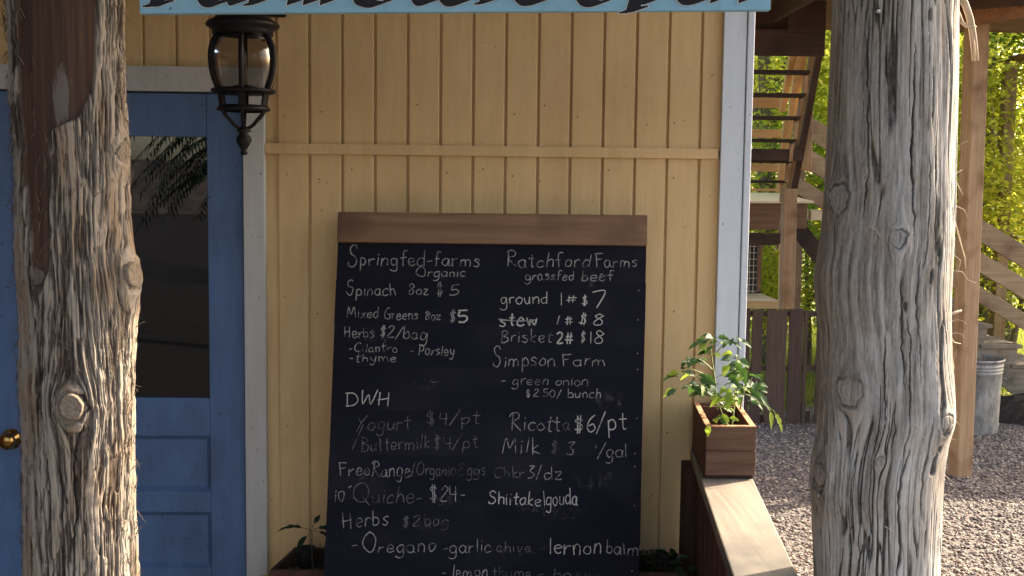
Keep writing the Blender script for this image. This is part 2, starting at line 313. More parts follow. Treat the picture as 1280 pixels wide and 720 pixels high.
def post_mat(name, groove, mid, light, warm, peel, peel2, knot=(.16, .12, .09), fine=220, fc=.95, sh=0):
    m, nt, N, L, P = nodes(name)
    at_ = N.new('ShaderNodeAttribute'); at_.attribute_name = 'wear_tone'; sp = N.new('ShaderNodeSeparateColor'); L.new(at_.outputs['Color'], sp.inputs[0])
    mp = coords(N, L, (fine, fine, fine*.035), rand=False); n = N.new('ShaderNodeTexNoise'); n.inputs['Scale'].default_value = 1; n.inputs['Detail'].default_value = 7; n.inputs['Roughness'].default_value = .7; n.inputs['Distortion'].default_value = .3
    L.new(mp.outputs[0], n.inputs['Vector'])
    mp2 = coords(N, L, (22, 22, 5), rand=False); n2 = N.new('ShaderNodeTexNoise'); n2.inputs['Scale'].default_value = 1; n2.inputs['Detail'].default_value = 6; L.new(mp2.outputs[0], n2.inputs['Vector'])
    mp4 = coords(N, L, (150, 150, 42), rand=False); n4 = N.new('ShaderNodeTexNoise'); n4.inputs['Scale'].default_value = 1; n4.inputs['Detail'].default_value = 5; n4.inputs['Roughness'].default_value = .75
    L.new(mp4.outputs[0], n4.inputs['Vector'])
    # height tone = attr.r * .6 + fine noise * .4
    a = N.new('ShaderNodeMath'); a.operation = 'MULTIPLY_ADD'; a.inputs[1].default_value = fc; L.new(n.outputs[0], a.inputs[0])
    b_ = N.new('ShaderNodeMath'); b_.operation = 'MULTIPLY'; b_.inputs[1].default_value = .50; L.new(sp.outputs[0], b_.inputs[0]); c_ = N.new('ShaderNodeMath'); c_.operation = 'MULTIPLY_ADD'; c_.inputs[1].default_value = .5; c_.inputs[2].default_value = -.25; L.new(n4.outputs[0], c_.inputs[0]); d_ = N.new('ShaderNodeMath'); d_.operation = 'ADD'; L.new(b_.outputs[0], d_.inputs[0]); L.new(c_.outputs[0], d_.inputs[1]); b_ = d_; L.new(b_.outputs[0], a.inputs[2])
    r = ramp(N, [(.36+sh, groove), (.54+sh, mid), (.74+sh, light), (.95+sh, tuple(min(1, x*1.3) for x in light))]); L.new(a.outputs[0], r.inputs[0])
    rw = ramp(N, [(.45, (0, 0, 0)), (.65, (1, 1, 1))]); L.new(n2.outputs[0], rw.inputs[0])
    mw = N.new('ShaderNodeMixRGB'); mw.blend_type = 'MULTIPLY'; L.new(rw.outputs[0], mw.inputs[0]); L.new(r.outputs[0], mw.inputs[1]); mw.inputs[2].default_value = (*warm, 1)
    mpp = coords(N, L, (90, 90, 3), rand=False); n3 = N.new('ShaderNodeTexNoise'); n3.inputs['Scale'].default_value = 1; n3.inputs['Detail'].default_value = 6; L.new(mpp.outputs[0], n3.inputs['Vector'])
    rp = ramp(N, [(.3, peel), (.55, peel2), (.78, (peel2[0]*1.8, peel2[1]*1.5, peel2[2]*1.2))]); L.new(n3.outputs[0], rp.inputs[0])
    inv = N.new('ShaderNodeMath'); inv.operation = 'SUBTRACT'; inv.inputs[0].default_value = 1; L.new(at_.outputs['Alpha'], inv.inputs[1])
    gm = N.new('ShaderNodeMixRGB'); L.new(inv.outputs[0], gm.inputs[0]); L.new(rp.outputs[0], gm.inputs[1]); gm.inputs[2].default_value = (.15, .13, .12, 1)
    mk = N.new('ShaderNodeMixRGB'); L.new(sp.outputs[1], mk.inputs[0]); L.new(mw.outputs[0], mk.inputs[1]); L.new(gm.outputs[0], mk.inputs[2])
    mb_ = N.new('ShaderNodeMixRGB'); L.new(sp.outputs[2], mb_.inputs[0]); L.new(mk.outputs[0], mb_.inputs[1]); mb_.inputs[2].default_value = (*knot, 1)
    L.new(mb_.outputs[0], P.inputs['Base Color']); P.inputs['Roughness'].default_value = .85; P.inputs['Specular IOR Level'].default_value = .2
    bp = N.new('ShaderNodeBump'); bp.inputs['Strength'].default_value = .8; bp.inputs['Distance'].default_value = .002; L.new(n.outputs[0], bp.inputs['Height']); L.new(bp.outputs[0], P.inputs['Normal'])
    return m
M['post_left'] = post_mat('shaggy_cedar', (.020, .015, .014), (.095, .078, .068), (.225, .198, .17), (.80, .68, .56), (.045, .026, .021), (.075, .045, .034), knot=(.17, .14, .115))
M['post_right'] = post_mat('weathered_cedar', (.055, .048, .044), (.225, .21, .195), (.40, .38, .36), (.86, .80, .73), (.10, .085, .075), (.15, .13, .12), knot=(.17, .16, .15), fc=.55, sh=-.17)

# ================================================================== GROUND
WY = 3.70                                   # wall plane
GZ = -.44
def gz(y): return -.16 if y < 3.0 else (GZ if y > 6 else -.16 + (GZ+.16)*(y-3)/3)
mb = MB(); ys = [-400, -30, 1.5, 3.0, 4, 5, 6, 9, 12, 20, 60, 500]; zs_ = [gz(y) for y in ys]
xs = [-400, -30, -3, 0, 3, 6, 12, 30, 400]
vs = [(x, y, z) for y, z in zip(ys, zs_) for x in xs]; nx = len(xs)
mb.add(vs, [(j*nx+i, j*nx+i+1, (j+1)*nx+i+1, (j+1)*nx+i) for j in range(len(ys)-1) for i in range(nx-1)])
g = obj('ground', mb, M['ground']); g['kind'] = 'structure'

o = obj('dark_ground_sheet', MB().add([(-120, -60, -.15), (120, -60, -.15), (120, .4, -.15), (-120, .4, -.15)], [(0, 1, 2, 3)]), plain('shaded_ground_dark', (.014, .013, .014), .9, bump=.8, scale=30, c2=(.026, .024, .024), spec=.1)); o['kind'] = 'structure'  # dark sheet over the near yard, building shade put into its colour
mb = MB(); q = [(-160, -58, -.2), (160, -58, -.2), (160, -66, 3.0), (-160, -66, 3.0), (160, -140, 4.0), (-160, -140, 4.0)]
o = obj('bank', mb.add(q, [(1, 0, 3, 2), (2, 3, 5, 4)]), plain('bank_soil', (.05, .043, .045), .95, bump=1, scale=1.2, c2=(.018, .016, .018))); o['kind'] = 'structure'
def stones(n, x0, x1, y0, y1, smin, smax):
    base = np.array([(1,0,0),(0,1,0),(-1,0,0),(0,-1,0),(0,0,1),(0,0,-1)], float)
    F = np.array([(0,1,4),(1,2,4),(2,3,4),(3,0,4),(1,0,5),(2,1,5),(3,2,5),(0,3,5)])
    x = rng.uniform(x0, x1, n); y = rng.uniform(y0, y1, n); z = np.interp(y, [3, 6], [-.16, GZ])
    s = rng.uniform(smin, smax, n)
    V = base[None]*rng.uniform(.6, 1.25, (n, 6, 1))*s[:, None, None]; V[:, :, 2] *= .6
    a = rng.uniform(0, 6.28, n); ca, sa = np.cos(a), np.sin(a); t = rng.normal(0, .45, n)
    X = V[:, :, 0]*ca[:, None]-V[:, :, 1]*sa[:, None]; Y = V[:, :, 0]*sa[:, None]+V[:, :, 1]*ca[:, None]
    Z = V[:, :, 2]*np.cos(t)[:, None]+X*np.sin(t)[:, None]
    V = np.stack([X+x[:, None], Y+y[:, None], Z+(z+s*rng.uniform(.1, .5, n))[:, None]], -1)
    return V.reshape(-1, 3), (F[None]+6*np.arange(n)[:, None, None]).reshape(-1, 3)
V, Fc = stones(46000, .9, 6.2, 5.2, 10.9, .006, .017)
V2, F2 = stones(14000, -3, 9, 3.9, 12.2, .009, .024)
o = link('gravel', npmesh('gravel', np.vstack([V, V2]), np.vstack([Fc, F2+len(V)])), M['stone'])
tag(o, 'grey gravel covering the yard between the porch and the picket fence', None, kind='stuff')

# grass beyond the fence
def grass(n, x0, x1, y0, y1, h0, h1):
    x = rng.uniform(x0, x1, n); y = rng.uniform(y0, y1, n); a = rng.uniform(0, 6.28, n); h = rng.uniform(h0, h1, n); w = .007
    dx, dy = np.cos(a)*w, np.sin(a)*w; lx, ly = rng.normal(0, .03, n), rng.normal(0, .03, n)
    p0 = np.stack([x-dx, y-dy, np.full(n, GZ-.01)], -1); p1 = np.stack([x+dx, y+dy, np.full(n, GZ-.01)], -1); p2 = np.stack([x+lx, y+ly, GZ+h], -1)
    return np.stack([p0, p1, p2], 1).reshape(-1, 3), np.arange(3*n).reshape(-1, 3)
V, Fc = grass(40000, 1.5, 9.5, 11.4, 18, .05, .14)
o = link('grass', npmesh('grass', V, Fc), M['grass']); tag(o, 'sunlit green grass growing beyond the picket fence', None, kind='stuff')

# ================================================================== STORE BUILDING
bld = thing('farm_store', 'yellow board sided farm store wall with blue door and white corner board', 'building', (0, WY, 0))
yr = 300
Xd0, Xd1 = at(-15, yr, WY).x, at(304.5, yr, WY).x            # door edges
Xt1 = at(332.5, yr, WY).x                                    # right edge of door trim
Xc0, Xc1 = at(896.5, yr, WY).x, at(934, yr, WY).x            # corner board
Xc2 = at(924.5, yr, WY).x
Zt0, Zt1 = at(210, 114.5, WY).z, at(210, 83.5, WY).z         # head trim
Zm0, Zm1 = at(620, 195.5, WY-.01).z, at(620, 182.5, WY-.01).z    # mid rail
ZTOP = 2.95
g0 = at(428, yr, WY).x; gs = (at(871, yr, WY).x-g0)/11.0
GW = .0085
k = -30
edges = []
while True:
    x = g0+gs*k
    if x > Xc0+.03: break
    if x > -3.2: edges.append(x)
    k += 1
for a, b in zip(edges[:-1], edges[1:]+[0]):
    xa, xb = a+GW/2, b-GW/2
    if xb > Xc0: xb = Xc0+.004
    dy = random.uniform(-.0008, .0008)
    if xb < Xd0-.12 or xa > Xt1-.06:
        xa2 = max(xa, Xt1-.002) if xa > Xt1-.07 else xa
        if xa2 < xb:
            obj('siding_board', MB().mm(xa2, xb, WY+dy, WY+.016, -.02, Zm0+.004), M['siding'], bld, .0025)
            obj('siding_board', MB().mm(xa2, xb, WY+dy, WY+.016, Zm1-.004, ZTOP), M['siding'], bld, .0025)
    else:
        obj('siding_board', MB().mm(xa, xb, WY+dy, WY+.016, Zt1-.002, ZTOP), M['siding'], bld, .0025)
# last sliver between last groove and corner board
xa = edges[-1]+GW/2
if xa < Xc0-.01:
    for z0_, z1_ in ((-.02, Zm0+.004), (Zm1-.004, ZTOP)):
        obj('siding_board', MB().mm(xa, Xc0+.004, WY, WY+.016, z0_, z1_), M['siding'], bld, .0025)
# backing sheet behind the grooves (same painted panel), with an opening for the door
bk = MB(); yb0, yb1 = WY+.003, WY+.12
bk.mm(-3.2, Xd0-.03, yb0+.008, yb1, -.02, ZTOP); bk.mm(Xd1+.02, Xc1-.006, yb0+.0075, yb1, -.02, ZTOP); bk.mm(Xd0-.03, Xd1+.02, yb0+.008, yb1, Zt0+.02, ZTOP)
obj('wall', bk, M['siding'], bld)
nm = MB()
for a in edges[:-1]:
    for zc in (Zm1+.10, Zm0-.05, 1.35, .95, .55):
        if random.random() < .55 and (a < Xd0-.15 or a > Xt1 or zc > Zt1):
            nm.lathe([(.001, .0012), (.0028, .0008), (.0034, -.001)], (a+random.uniform(.02, .04), WY-.0004, zc+random.uniform(-.03, .03)), 8, 'y')
obj('nail_heads', nm, M['nail'], bld)['kind'] = 'stuff'
# mid rail
obj('mid_rail', MB().mm(Xt1+.001, Xc0-.006, WY-.012, WY+.004, Zm0, Zm1), M['siding'], bld, .002)
obj('mid_rail', MB().mm(-3.2, Xd0-.12, WY-.012, WY+.004, Zm0, Zm1), M['siding'], bld, .002)
# trim
obj('door_trim', MB().mm(Xd1+.004, Xt1, WY-.020, WY+.03, 0, Zt0-.001), M['trim_tan'], bld, .002)
obj('door_trim', MB().mm(Xd0-.11, Xd0-.004, WY-.020, WY+.03, 0, Zt0-.001), M['trim_tan'], bld, .002)
obj('head_trim', MB().mm(Xd0-.11, Xt1, WY-.022, WY+.03, Zt0, Zt1), M['trim_tan'], bld, .002)
obj('corner_board', MB().mm(Xc0, Xc2, WY-.018, WY+.05, -.05, ZTOP), M['trim_white'], bld, .002)
obj('corner_board', MB().mm(Xc2+.0025, Xc1, WY-.022, WY+.11, -.05, ZTOP), M['trim_white'], bld, .003)
obj('side_wall', MB().mm(Xc1-.03, Xc1-.006, WY+.12, 8.0, -.45, ZTOP), M['siding'], bld)
obj('foundation', MB().mm(-3.2, Xc1-.02, WY+.02, 8.0, -.44, -.05), M['grey_wood'], bld)
# interior
it = MB(); it.mm(-3.2, Xc1-.04, 6.5, 6.55, 0, ZTOP); it.mm(-3.2, Xc1-.04, WY+.13, 8, -.05, .0); it.mm(-3.25, -3.2, WY+.05, 8, -.05, ZTOP)
obj('interior_wall', it, M['interior'], bld)
obj('roof', MB().mm(-3.6, Xc1+.35, WY+.2, 8.3, ZTOP+.002, ZTOP+.12), M['dark_beam'], bld)
obj('interior_shelf', MB().mm(-1.9, -.9, 5.2, 5.5, 0, 1.1).mm(-1.3, -1.24, 4.9, 4.96, 0, 1.45), M['interior_wood'], bld)
for i in range(51):  # unseen side wall, added to darken the left of the porch
    y0_ = WY-.03-.1015*(i+1)
    obj('added_shade_board', MB().mm(-3.0, -2.985, y0_+.005, y0_+.0965, -.02, 2.6), M['fence'], bld, .0025)
obj('added_shade_wall', MB().mm(-3.16, -3.008, -1.6, WY-.025, -.05, 2.62), M['fence'], bld)
# door (part) with stiles, rails, panels, glass, knob (sub-parts)
DY = WY+.005
Zw1, Zw0 = at(210, 170.5, DY).z, at(210, 497.5, DY).z
Xs = at(260, yr, DY).x; XsL = at(31, yr, DY).x
dz = [at(210, p, DY).z for p in (545, 614, 640.5, 710)]
ph = dz[0]-dz[1]; rh = dz[1]-dz[2]
door = obj('door', MB().mm(Xd0+.003, XsL, DY, DY+.04, .01, Zt0-.004).mm(Xs, Xd1-.001, DY, DY+.04, .01, Zt0-.004), M['door'], bld, .002)
rails = [(Zw1+.0, Zt0-.004), (dz[0], Zw0), (dz[2], dz[1]), (dz[3]-rh, dz[3]), (.01, dz[3]-rh-ph)]
for z0_, z1_ in rails:
    obj('door_rail', MB().mm(XsL+.0008, Xs-.0008, DY+.0006, DY+.04, z0_, z1_), M['door'], door, .002)
for z0_, z1_ in ((dz[1], dz[0]), (dz[3], dz[2]), (dz[3]-rh-ph, dz[3]-rh)):
    p = MB(); mrg = .014; x0_, x1_ = XsL, Xs
    # bevelled moulding ring then flat field
    o_ = [(x0_, DY+.003, z0_), (x1_, DY+.003, z0_), (x1_, DY+.003, z1_), (x0_, DY+.003, z1_)]
    i_ = [(x0_+mrg, DY+.016, z0_+mrg), (x1_-mrg, DY+.016, z0_+mrg), (x1_-mrg, DY+.016, z1_-mrg), (x0_+mrg, DY+.016, z1_-mrg)]
    p.add(o_+i_, [(0,1,5,4), (1,2,6,5), (2,3,7,6), (3,0,4,7), (4,5,6,7)])
    obj('door_panel', p, M['door'], door)
obj('window_pane', MB().mm(XsL-.002, Xs+.002, DY+.014, DY+.018, Zw0-.002, Zw1+.002), M['pane'], door)
kp = at(10, 551, DY-.03)
kn = MB(); kn.lathe([(.001, .055), (.018, .055), (.026, .045), (.027, .035), (.020, .022), (.012, .014), (.012, .006), (.033, .004), (.033, -.004)], (kp.x, DY-.001, kp.z), 28, 'y')
kk = obj('door_knob', kn, M['brass'], door, 0, True, 'round aged brass door knob')

# ================================================================== PORCH
pf = MB()
for i in range(28):
    x = -3.0+i*.14
    if x > .85: break
    o = obj('porch_plank', MB().mm(x+.002, x+.138, 1.2, WY-.03, -.03, 0), M['porch_floor'], None, .003)
    o['kind'] = 'structure'
BY = 2.45
pr = thing('porch_roof', 'brown porch roof of planks on beams over the store front, above the sign', 'roof', (0, BY, 2.45))
obj('beam', MB().mm(-3.0, 1.12, BY-.06, BY+.06, 2.452, 2.62), M['dark_beam'], pr, .004)
for i in range(7):
    x = -2.9+i*.6
    obj('rafter', MB().beam((x, 1.20, 2.627), (x, WY-.005, 2.80), .04, .10, (1, 0, 0)), M['ceiling'], pr, .003)
for i in range(18):  # eave drawn further forward, added to cut sky light on the wall
    y = 1.148+i*.143; zc = 2.735+(y-1.75)*.069
    obj('roof_plank', MB().mm(-3.1, 1.15, y, y+.138, zc, zc+.02), M['ceiling'], pr, .002)

# ------------------------------------------------------------------ cedar posts
def vnoise(u, v, seed):
    r = np.random.default_rng(seed); n = 512; T = r.random((n, n)).astype(np.float32)
    iu = np.floor(u).astype(int); iv = np.floor(v).astype(int); fu = u-iu; fv = v-iv
    fu = fu*fu*(3-2*fu); fv = fv*fv*(3-2*fv)
    a = T[iu % n, iv % n]; b = T[(iu+1) % n, iv % n]; c = T[iu % n, (iv+1) % n]; d = T[(iu+1) % n, (iv+1) % n]
    return (a*(1-fu)+b*fu)*(1-fv)+(c*(1-fu)+d*fu)*fv
def smooth(x, a, b):
    t = np.clip((x-a)/(b-a), 0, 1); return t*t*(3-2*t)
def cedar_post(name, label, Yp, pys, Lp, Rp, knots, mat, bark, seed, peel=None, cracks=(), root_group=None, rough_spots=()):
    zt = []; xl = []; xr = []
    for py, a, b in zip(pys, Lp, Rp):
        A = at(a, py, Yp); B = at(b, py, Yp); zt.append((A.z+B.z)/2); xl.append(A.x); xr.append(B.x)
    zt = np.array(zt)[::-1]; xl = np.array(xl)[::-1]; xr = np.array(xr)[::-1]
    zz = np.concatenate([np.linspace(-.16, .86, 26)[:-1], np.linspace(.86, 2.17, 560), np.linspace(2.17, 2.451, 14)[1:]])
    th = np.concatenate([np.linspace(-1.9, 1.9, 420), np.linspace(1.9, 2*math.pi-1.9, 60)[1:-1]])
    XL = np.interp(zz, zt, xl); XR = np.interp(zz, zt, xr)
    ker = np.ones(15)/15
    XL = np.convolve(np.pad(XL, 7, 'edge'), ker, 'valid'); XR = np.convolve(np.pad(XR, 7, 'edge'), ker, 'valid')
    C = (XL+XR)/2; R0 = (XR-XL)/2 - .002
    TH, Z = np.meshgrid(th, zz, indexing='xy'); Cc = C[:, None]; RR = R0[:, None]
    S = TH*RR.mean(); S0 = S.copy(); rk_all = []
    disp = np.zeros_like(S); knotm = np.zeros_like(S); collar = np.zeros_like(S); ringc = np.zeros_like(S)
    for kpx, kpy, rpx, hh in knots:
        p = at(kpx, kpy, Yp-.10); rr = (1.0 if bark else 1.12)*rpx/FPX*2.36
        c0 = np.interp(p.z, zz, C); r_ = np.interp(p.z, zz, R0); sk = math.asin(max(-.97, min(.97, (p.x-c0)/r_)))*RR.mean()
        dx = S0-sk; dzz = Z-p.z; ang = np.arctan2(dzz, dx)
        rad = np.sqrt(dx**2+(dzz*.9)**2)*(1+.10*np.sin(ang*3+kpx)+.07*np.sin(ang*7+kpy)+.03*np.sin(ang*13))
        r2 = np.maximum(dx**2+(dzz*.55)**2, rr**2)
        S = S - dx*rr**2/r2*.95
        ring = np.exp(-((rad-rr*1.25)/(rr*.35))**2); inside = 1-smooth(rad, rr*.82, rr*1.0)
        bulge = np.exp(-(dx**2+(dzz*.5)**2)/(rr*2.1)**2)
        disp += bulge*hh*.7 + ring*hh*.35
        disp = disp - smooth(1-np.abs(rad-rr*1.02)/(rr*.16), 0, 1)*.006*(.15+.85*smooth(np.sin(ang+kpx*.7), -.6, .5)) + inside*hh*.25 + inside*np.sin(rad/rr*16)*.0006
        disp -= np.exp(-((dx-rr*.15)/(rr*.07))**2)*(np.abs(dzz) < rr*.75)*.003*inside
        ringc = np.where(rad < rr*1.6, rad/rr*17, ringc); knotm = np.maximum(knotm, inside); collar = np.maximum(collar, smooth(1-np.abs(rad-rr*1.03)/(rr*.16), 0, 1)*(.35+.65*smooth(np.sin(ang+kpx*.7), -.6, .5)))
    warp = (vnoise(S*9, Z*4, seed+9)-.5)*(.012 if bark else .007) + (vnoise(S*30, Z*14, seed+8)-.5)*.004
    Sw = S + warp
    n1 = vnoise(Sw*105+50, Z*4.5+9, seed); n2 = vnoise(Sw*250+50, Z*13+3, seed+1); n3 = vnoise(Sw*520+50, Z*38+3, seed+2)
    n0 = vnoise(Sw*32+50, Z*1.6+7, seed+3); pt = vnoise(Sw*18+20, Z*9+5, seed+5)
    crack = np.zeros_like(S)
    for sc1, sc2, w, s_ in (((70, 1.8, .05, 12),) if bark else ((95, 2.6, .055, 11), (150, 4.5, .07, 12))):
        q = np.abs(vnoise(Sw*sc1+80, Z*sc2+20, seed+s_)-.5); mk = smooth(vnoise(Sw*12+3, Z*3.5+4, seed+s_+20), .48, .62)
        crack = np.maximum(crack, (1-smooth(q, 0, w))*mk)
    fineN = vnoise(Z*80, S*50, seed+81)
    for (cp, y0, y1, wpx) in cracks:           # long drying cracks seen on this post
        a_ = at(cp, y0, Yp-.1); b_ = at(cp, y1, Yp-.1); z1c, z0c = a_.z, b_.z
        cc = np.interp((z0c+z1c)/2, zz, C); r_ = np.interp((z0c+z1c)/2, zz, R0)
        sk = math.asin(max(-.97, min(.97, (a_.x-cc)/r_)))*RR.mean()
        wob = (vnoise(Z*14+cp, Z*0+3, seed+77)-.5)*.012 + (vnoise(Z*60+cp, Z*0+3, seed+78)-.5)*.004
        ends = smooth(Z, z0c-.02, z0c+.05)*(1-smooth(Z, z1c-.05, z1c+.02))
        w = wpx/FPX*2.36*.34*ends*(.25+1.1*vnoise(Z*34+cp*3, Z*0, seed+79))+1e-5
        wob = wob+(vnoise(Z*160+cp, Z*0+3, seed+80)-.5)*.0015
        crack = np.maximum(crack, (1-smooth(np.abs(S-sk+wob), w*.5, w*1.2+.0006))*smooth(ends, 0, .3)*(.75+.25*fineN))
    P = np.zeros_like(S); Gp = np.zeros_like(S)
    if bark:
        ridge = (n0*.22+n1*.62+n2*.74+n3*.55)/2.13
        flake = np.where(vnoise(Sw*70+9, Z*16+5, seed+50) > .62, 1.0, 0.0)*.10
        ridge = smooth(ridge+flake-.03, .34, .66)
        if peel is not None:
            # pixel-like chart of the front face so the bare wood patch keeps its own outline
            u = (np.sin(np.clip(TH, -1.57, 1.57))+1)/2
            chart_x = np.interp(Z, zt, np.interp(np.array(pys)[::-1], pys, Lp))*(1-u)+np.interp(Z, zt, np.interp(np.array(pys)[::-1], pys, Rp))*u
            chart_y = np.interp(Z, zt, np.array(pys, float)[::-1])
            q_ = ((chart_x-101)/10)**2+((chart_y-118)/34)**2+(vnoise(Sw*160, Z*18, seed+43)-.5)*2.6+(vnoise(Sw*420, Z*60, seed+44)-.5)*1.2
            Gp = (1-smooth(q_, .3, 1.2))*(np.abs(TH) < 1.5)*.8
            P = peel(chart_x, chart_y, vnoise(Sw*60, Z*16, seed+40), vnoise(Sw*20, Z*50, seed+41))*(np.abs(TH) < 1.5)
        hgt = ridge*(1-P)
        disp += (ridge*.0058+ (pt-.5)*.005 + (vnoise(Sw*25+1, Z*60, seed+51)-.5)*.003)*(1-P) - P*.005
        crack = crack*(1-.9*P)
        disp -= crack*.009
        tone = np.clip(ridge*1.05 - crack*.9 - collar*.5, 0, 1)
    else:
        fine = (n1*.5+n2*.3+n3*.2)
        disp += (fine-.5)*.0030 + (n0-.5)*.004 + (vnoise(S*9+2, Z*5+1, seed+52)-.5)*.006
        disp -= crack*.010
        for (sx, sy, sr) in rough_spots:
            p = at(sx, sy, Yp-.08); c0 = np.interp(p.z, zz, C); r_ = np.interp(p.z, zz, R0)
            sk = math.asin(max(-.97, min(.97, (p.x-c0)/r_)))*RR.mean(); rr = sr/FPX*2.36
            g_ = np.exp(-((S0-sk)**2/(rr*.45)**2+(Z-p.z)**2/(rr*1.2)**2))
            hole = smooth(g_*(.25+1.2*vnoise(Sw*190, Z*45, seed+60)), .5, .8); disp -= hole*.008; crack = np.maximum(crack, hole*.45)
        strk = smooth(vnoise(Sw*60+6, Z*1.6+6, seed+31), .55, .75)
        drk = smooth(vnoise(Sw*11+6, Z*2.6+6, seed+30)*.55+pt*.3+vnoise(Sw*40, Z*12, seed+33)*.25 - TH*.10, .46, .66)  # weathering patches, plus shade painted in towards the left flank
        inn_ = knotm*.5
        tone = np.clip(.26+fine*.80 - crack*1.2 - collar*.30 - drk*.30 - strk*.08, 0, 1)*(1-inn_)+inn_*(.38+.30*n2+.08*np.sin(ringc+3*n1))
    far = (np.abs(TH) > 1.85)
    Rf = RR+disp - (.004 if bark else .001)
    X = Cc+Rf*np.sin(TH); Y = Yp-Rf*np.cos(TH)*1.0
    V = np.stack([X, Y, Z], -1).reshape(-1, 3); nr, nc = Z.shape
    i = np.arange(nr-1)[:, None]*nc; j = np.arange(nc)[None]; j2 = (j+1) % nc
    Fq = np.stack([i+j, i+j2, i+nc+j2, i+nc+j], -1).reshape(-1, 4)
    root = thing(name, label, 'post', (float(C[0]), Yp, -.16), root_group)
    me = npmesh('trunk', V, Fq, root.location)
    ca = me.color_attributes.new('wear_tone', 'FLOAT_COLOR', 'POINT')
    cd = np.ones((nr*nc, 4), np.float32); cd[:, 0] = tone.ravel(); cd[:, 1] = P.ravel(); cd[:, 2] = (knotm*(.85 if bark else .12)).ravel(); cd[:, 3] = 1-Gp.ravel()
    ca.data.foreach_set('color', cd.ravel())
    link('trunk', me, mat, root, 0, True)
    return root, (lambda z: (float(np.interp(z, zz, C)), float(np.interp(z, zz, R0))))

PY = [0, 100, 180, 260, 300, 345, 380, 430, 480, 540, 600, 660, 720]
LL = [10, 15, 20, 21, 22, 24, 27, 28, 27, 30, 32, 33, 34]
LR = [154, 155, 159, 160, 161, 169, 170, 167, 165, 166, 168, 170, 172]
def peel_left(x, y, na, nb):
    w = (na-.5)*26
    left = np.interp(y, [0, 120, 200, 260, 350, 370], [38, 42, 48, 55, 60, 66])
    right = np.interp(y, [0, 90, 125, 150, 160, 166, 200, 260, 340, 360], [140, 138, 130, 116, 100, 86, 84, 84, 82, 70])
    top = smooth(x+w*.3, left-2, left+2)*(1-smooth(x+w*.3, right-2, right+2))*(1-smooth(y+(nb-.5)*20, 345, 352))
    return top
lp, lpf = cedar_post('cedar_post', 'shaggy barked cedar post with a bare brown patch, left in front of the blue door', BY, PY, LL, LR,
    [(148, 346, 17, .018), (92, 508, 17, .010), (48, 345, 10, .006), (152, 190, 13, .010)], M['post_left'], True, 3, peel_left,
    cracks=[(95, 530, 700, 4), (60, 470, 680, 3), (30, 200, 420, 3)], root_group='cedar porch posts')
PY2 = [0, 100, 200, 250, 300, 345, 380, 420, 480, 520, 545, 575, 605, 640, 680, 720]
RL = [1041, 1037, 1033, 1031, 1028, 1020, 1022, 1028, 1027, 1025, 1023, 1017, 1013, 1017, 1018, 1018]
RRR = [1194, 1192, 1191, 1190, 1188, 1186, 1185, 1186, 1189, 1190, 1182, 1177, 1175, 1174, 1173, 1172]
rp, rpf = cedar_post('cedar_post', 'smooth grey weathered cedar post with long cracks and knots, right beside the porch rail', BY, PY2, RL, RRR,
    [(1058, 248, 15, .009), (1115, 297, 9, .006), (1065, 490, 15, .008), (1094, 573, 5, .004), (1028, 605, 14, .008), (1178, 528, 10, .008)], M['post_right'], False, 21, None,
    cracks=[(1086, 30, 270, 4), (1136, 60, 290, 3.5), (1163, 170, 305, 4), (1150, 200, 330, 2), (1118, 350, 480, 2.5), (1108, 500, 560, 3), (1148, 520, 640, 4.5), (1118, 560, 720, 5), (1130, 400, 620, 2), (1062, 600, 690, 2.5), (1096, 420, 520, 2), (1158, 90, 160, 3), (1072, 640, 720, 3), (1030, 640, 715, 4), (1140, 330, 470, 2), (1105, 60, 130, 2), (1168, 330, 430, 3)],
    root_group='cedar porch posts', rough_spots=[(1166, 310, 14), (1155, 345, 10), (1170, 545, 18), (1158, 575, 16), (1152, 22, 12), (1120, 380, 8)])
obj('nail', MB().lathe([(.001, .004), (.004, .003), (.0045, 0)], (at(1098, 14, BY-.13).x, BY-.128, at(1098, 14, BY-.13).z), 10, 'y'), M['wire'], rp)
# sawn branch stubs on the posts
def stub(root, pf, px, py, rpx, out):
    p = at(px, py, BY-.10); c, r = pf(p.z); s = max(-.95, min(.95, (p.x-c)/r)); th = math.asin(s)
    n = Vector((s, -math.cos(th), 0)); t = Vector((math.cos(th), s, 0)); zv = Vector((0, 0, 1)); rr = rpx/FPX*2.36
    base = Vector((c, BY, p.z))+n*(r+out); mb = MB(); vs = []; fs = []; K = 56
    prof = [(1.10, -.022), (1.05, -.004), (.98, .0), (.90, .0015), (.84, .0005), (.70, .0015), (.6, .0007), (.45, .0015), (.35, .0008), (.15, .0014), (.001, .0008)]
    for q, h in prof:
        for k in range(K):
            a = 2*math.pi*k/K; w = 1+.06*math.sin(2*a+px)+.02*math.sin(5*a+1)+.012*math.sin(9*a)
            cr = -.002 if abs((a+.6) % math.pi) < .14 and q > .2 else 0
            vs.append(base+(t*math.cos(a)+zv*math.sin(a)*1.06)*rr*q*w+n*(h+cr))
    for i in range(len(prof)-1):
        for k in range(K): fs.append((i*K+k, i*K+(k+1) % K, (i+1)*K+(k+1) % K, (i+1)*K+k))
    mb.add(vs, fs); obj('knot', mb, M['stub'], root, 0, True)
stub(lp, lpf, 147, 346, 15, .024); stub(lp, lpf, 92, 506, 14, .019)
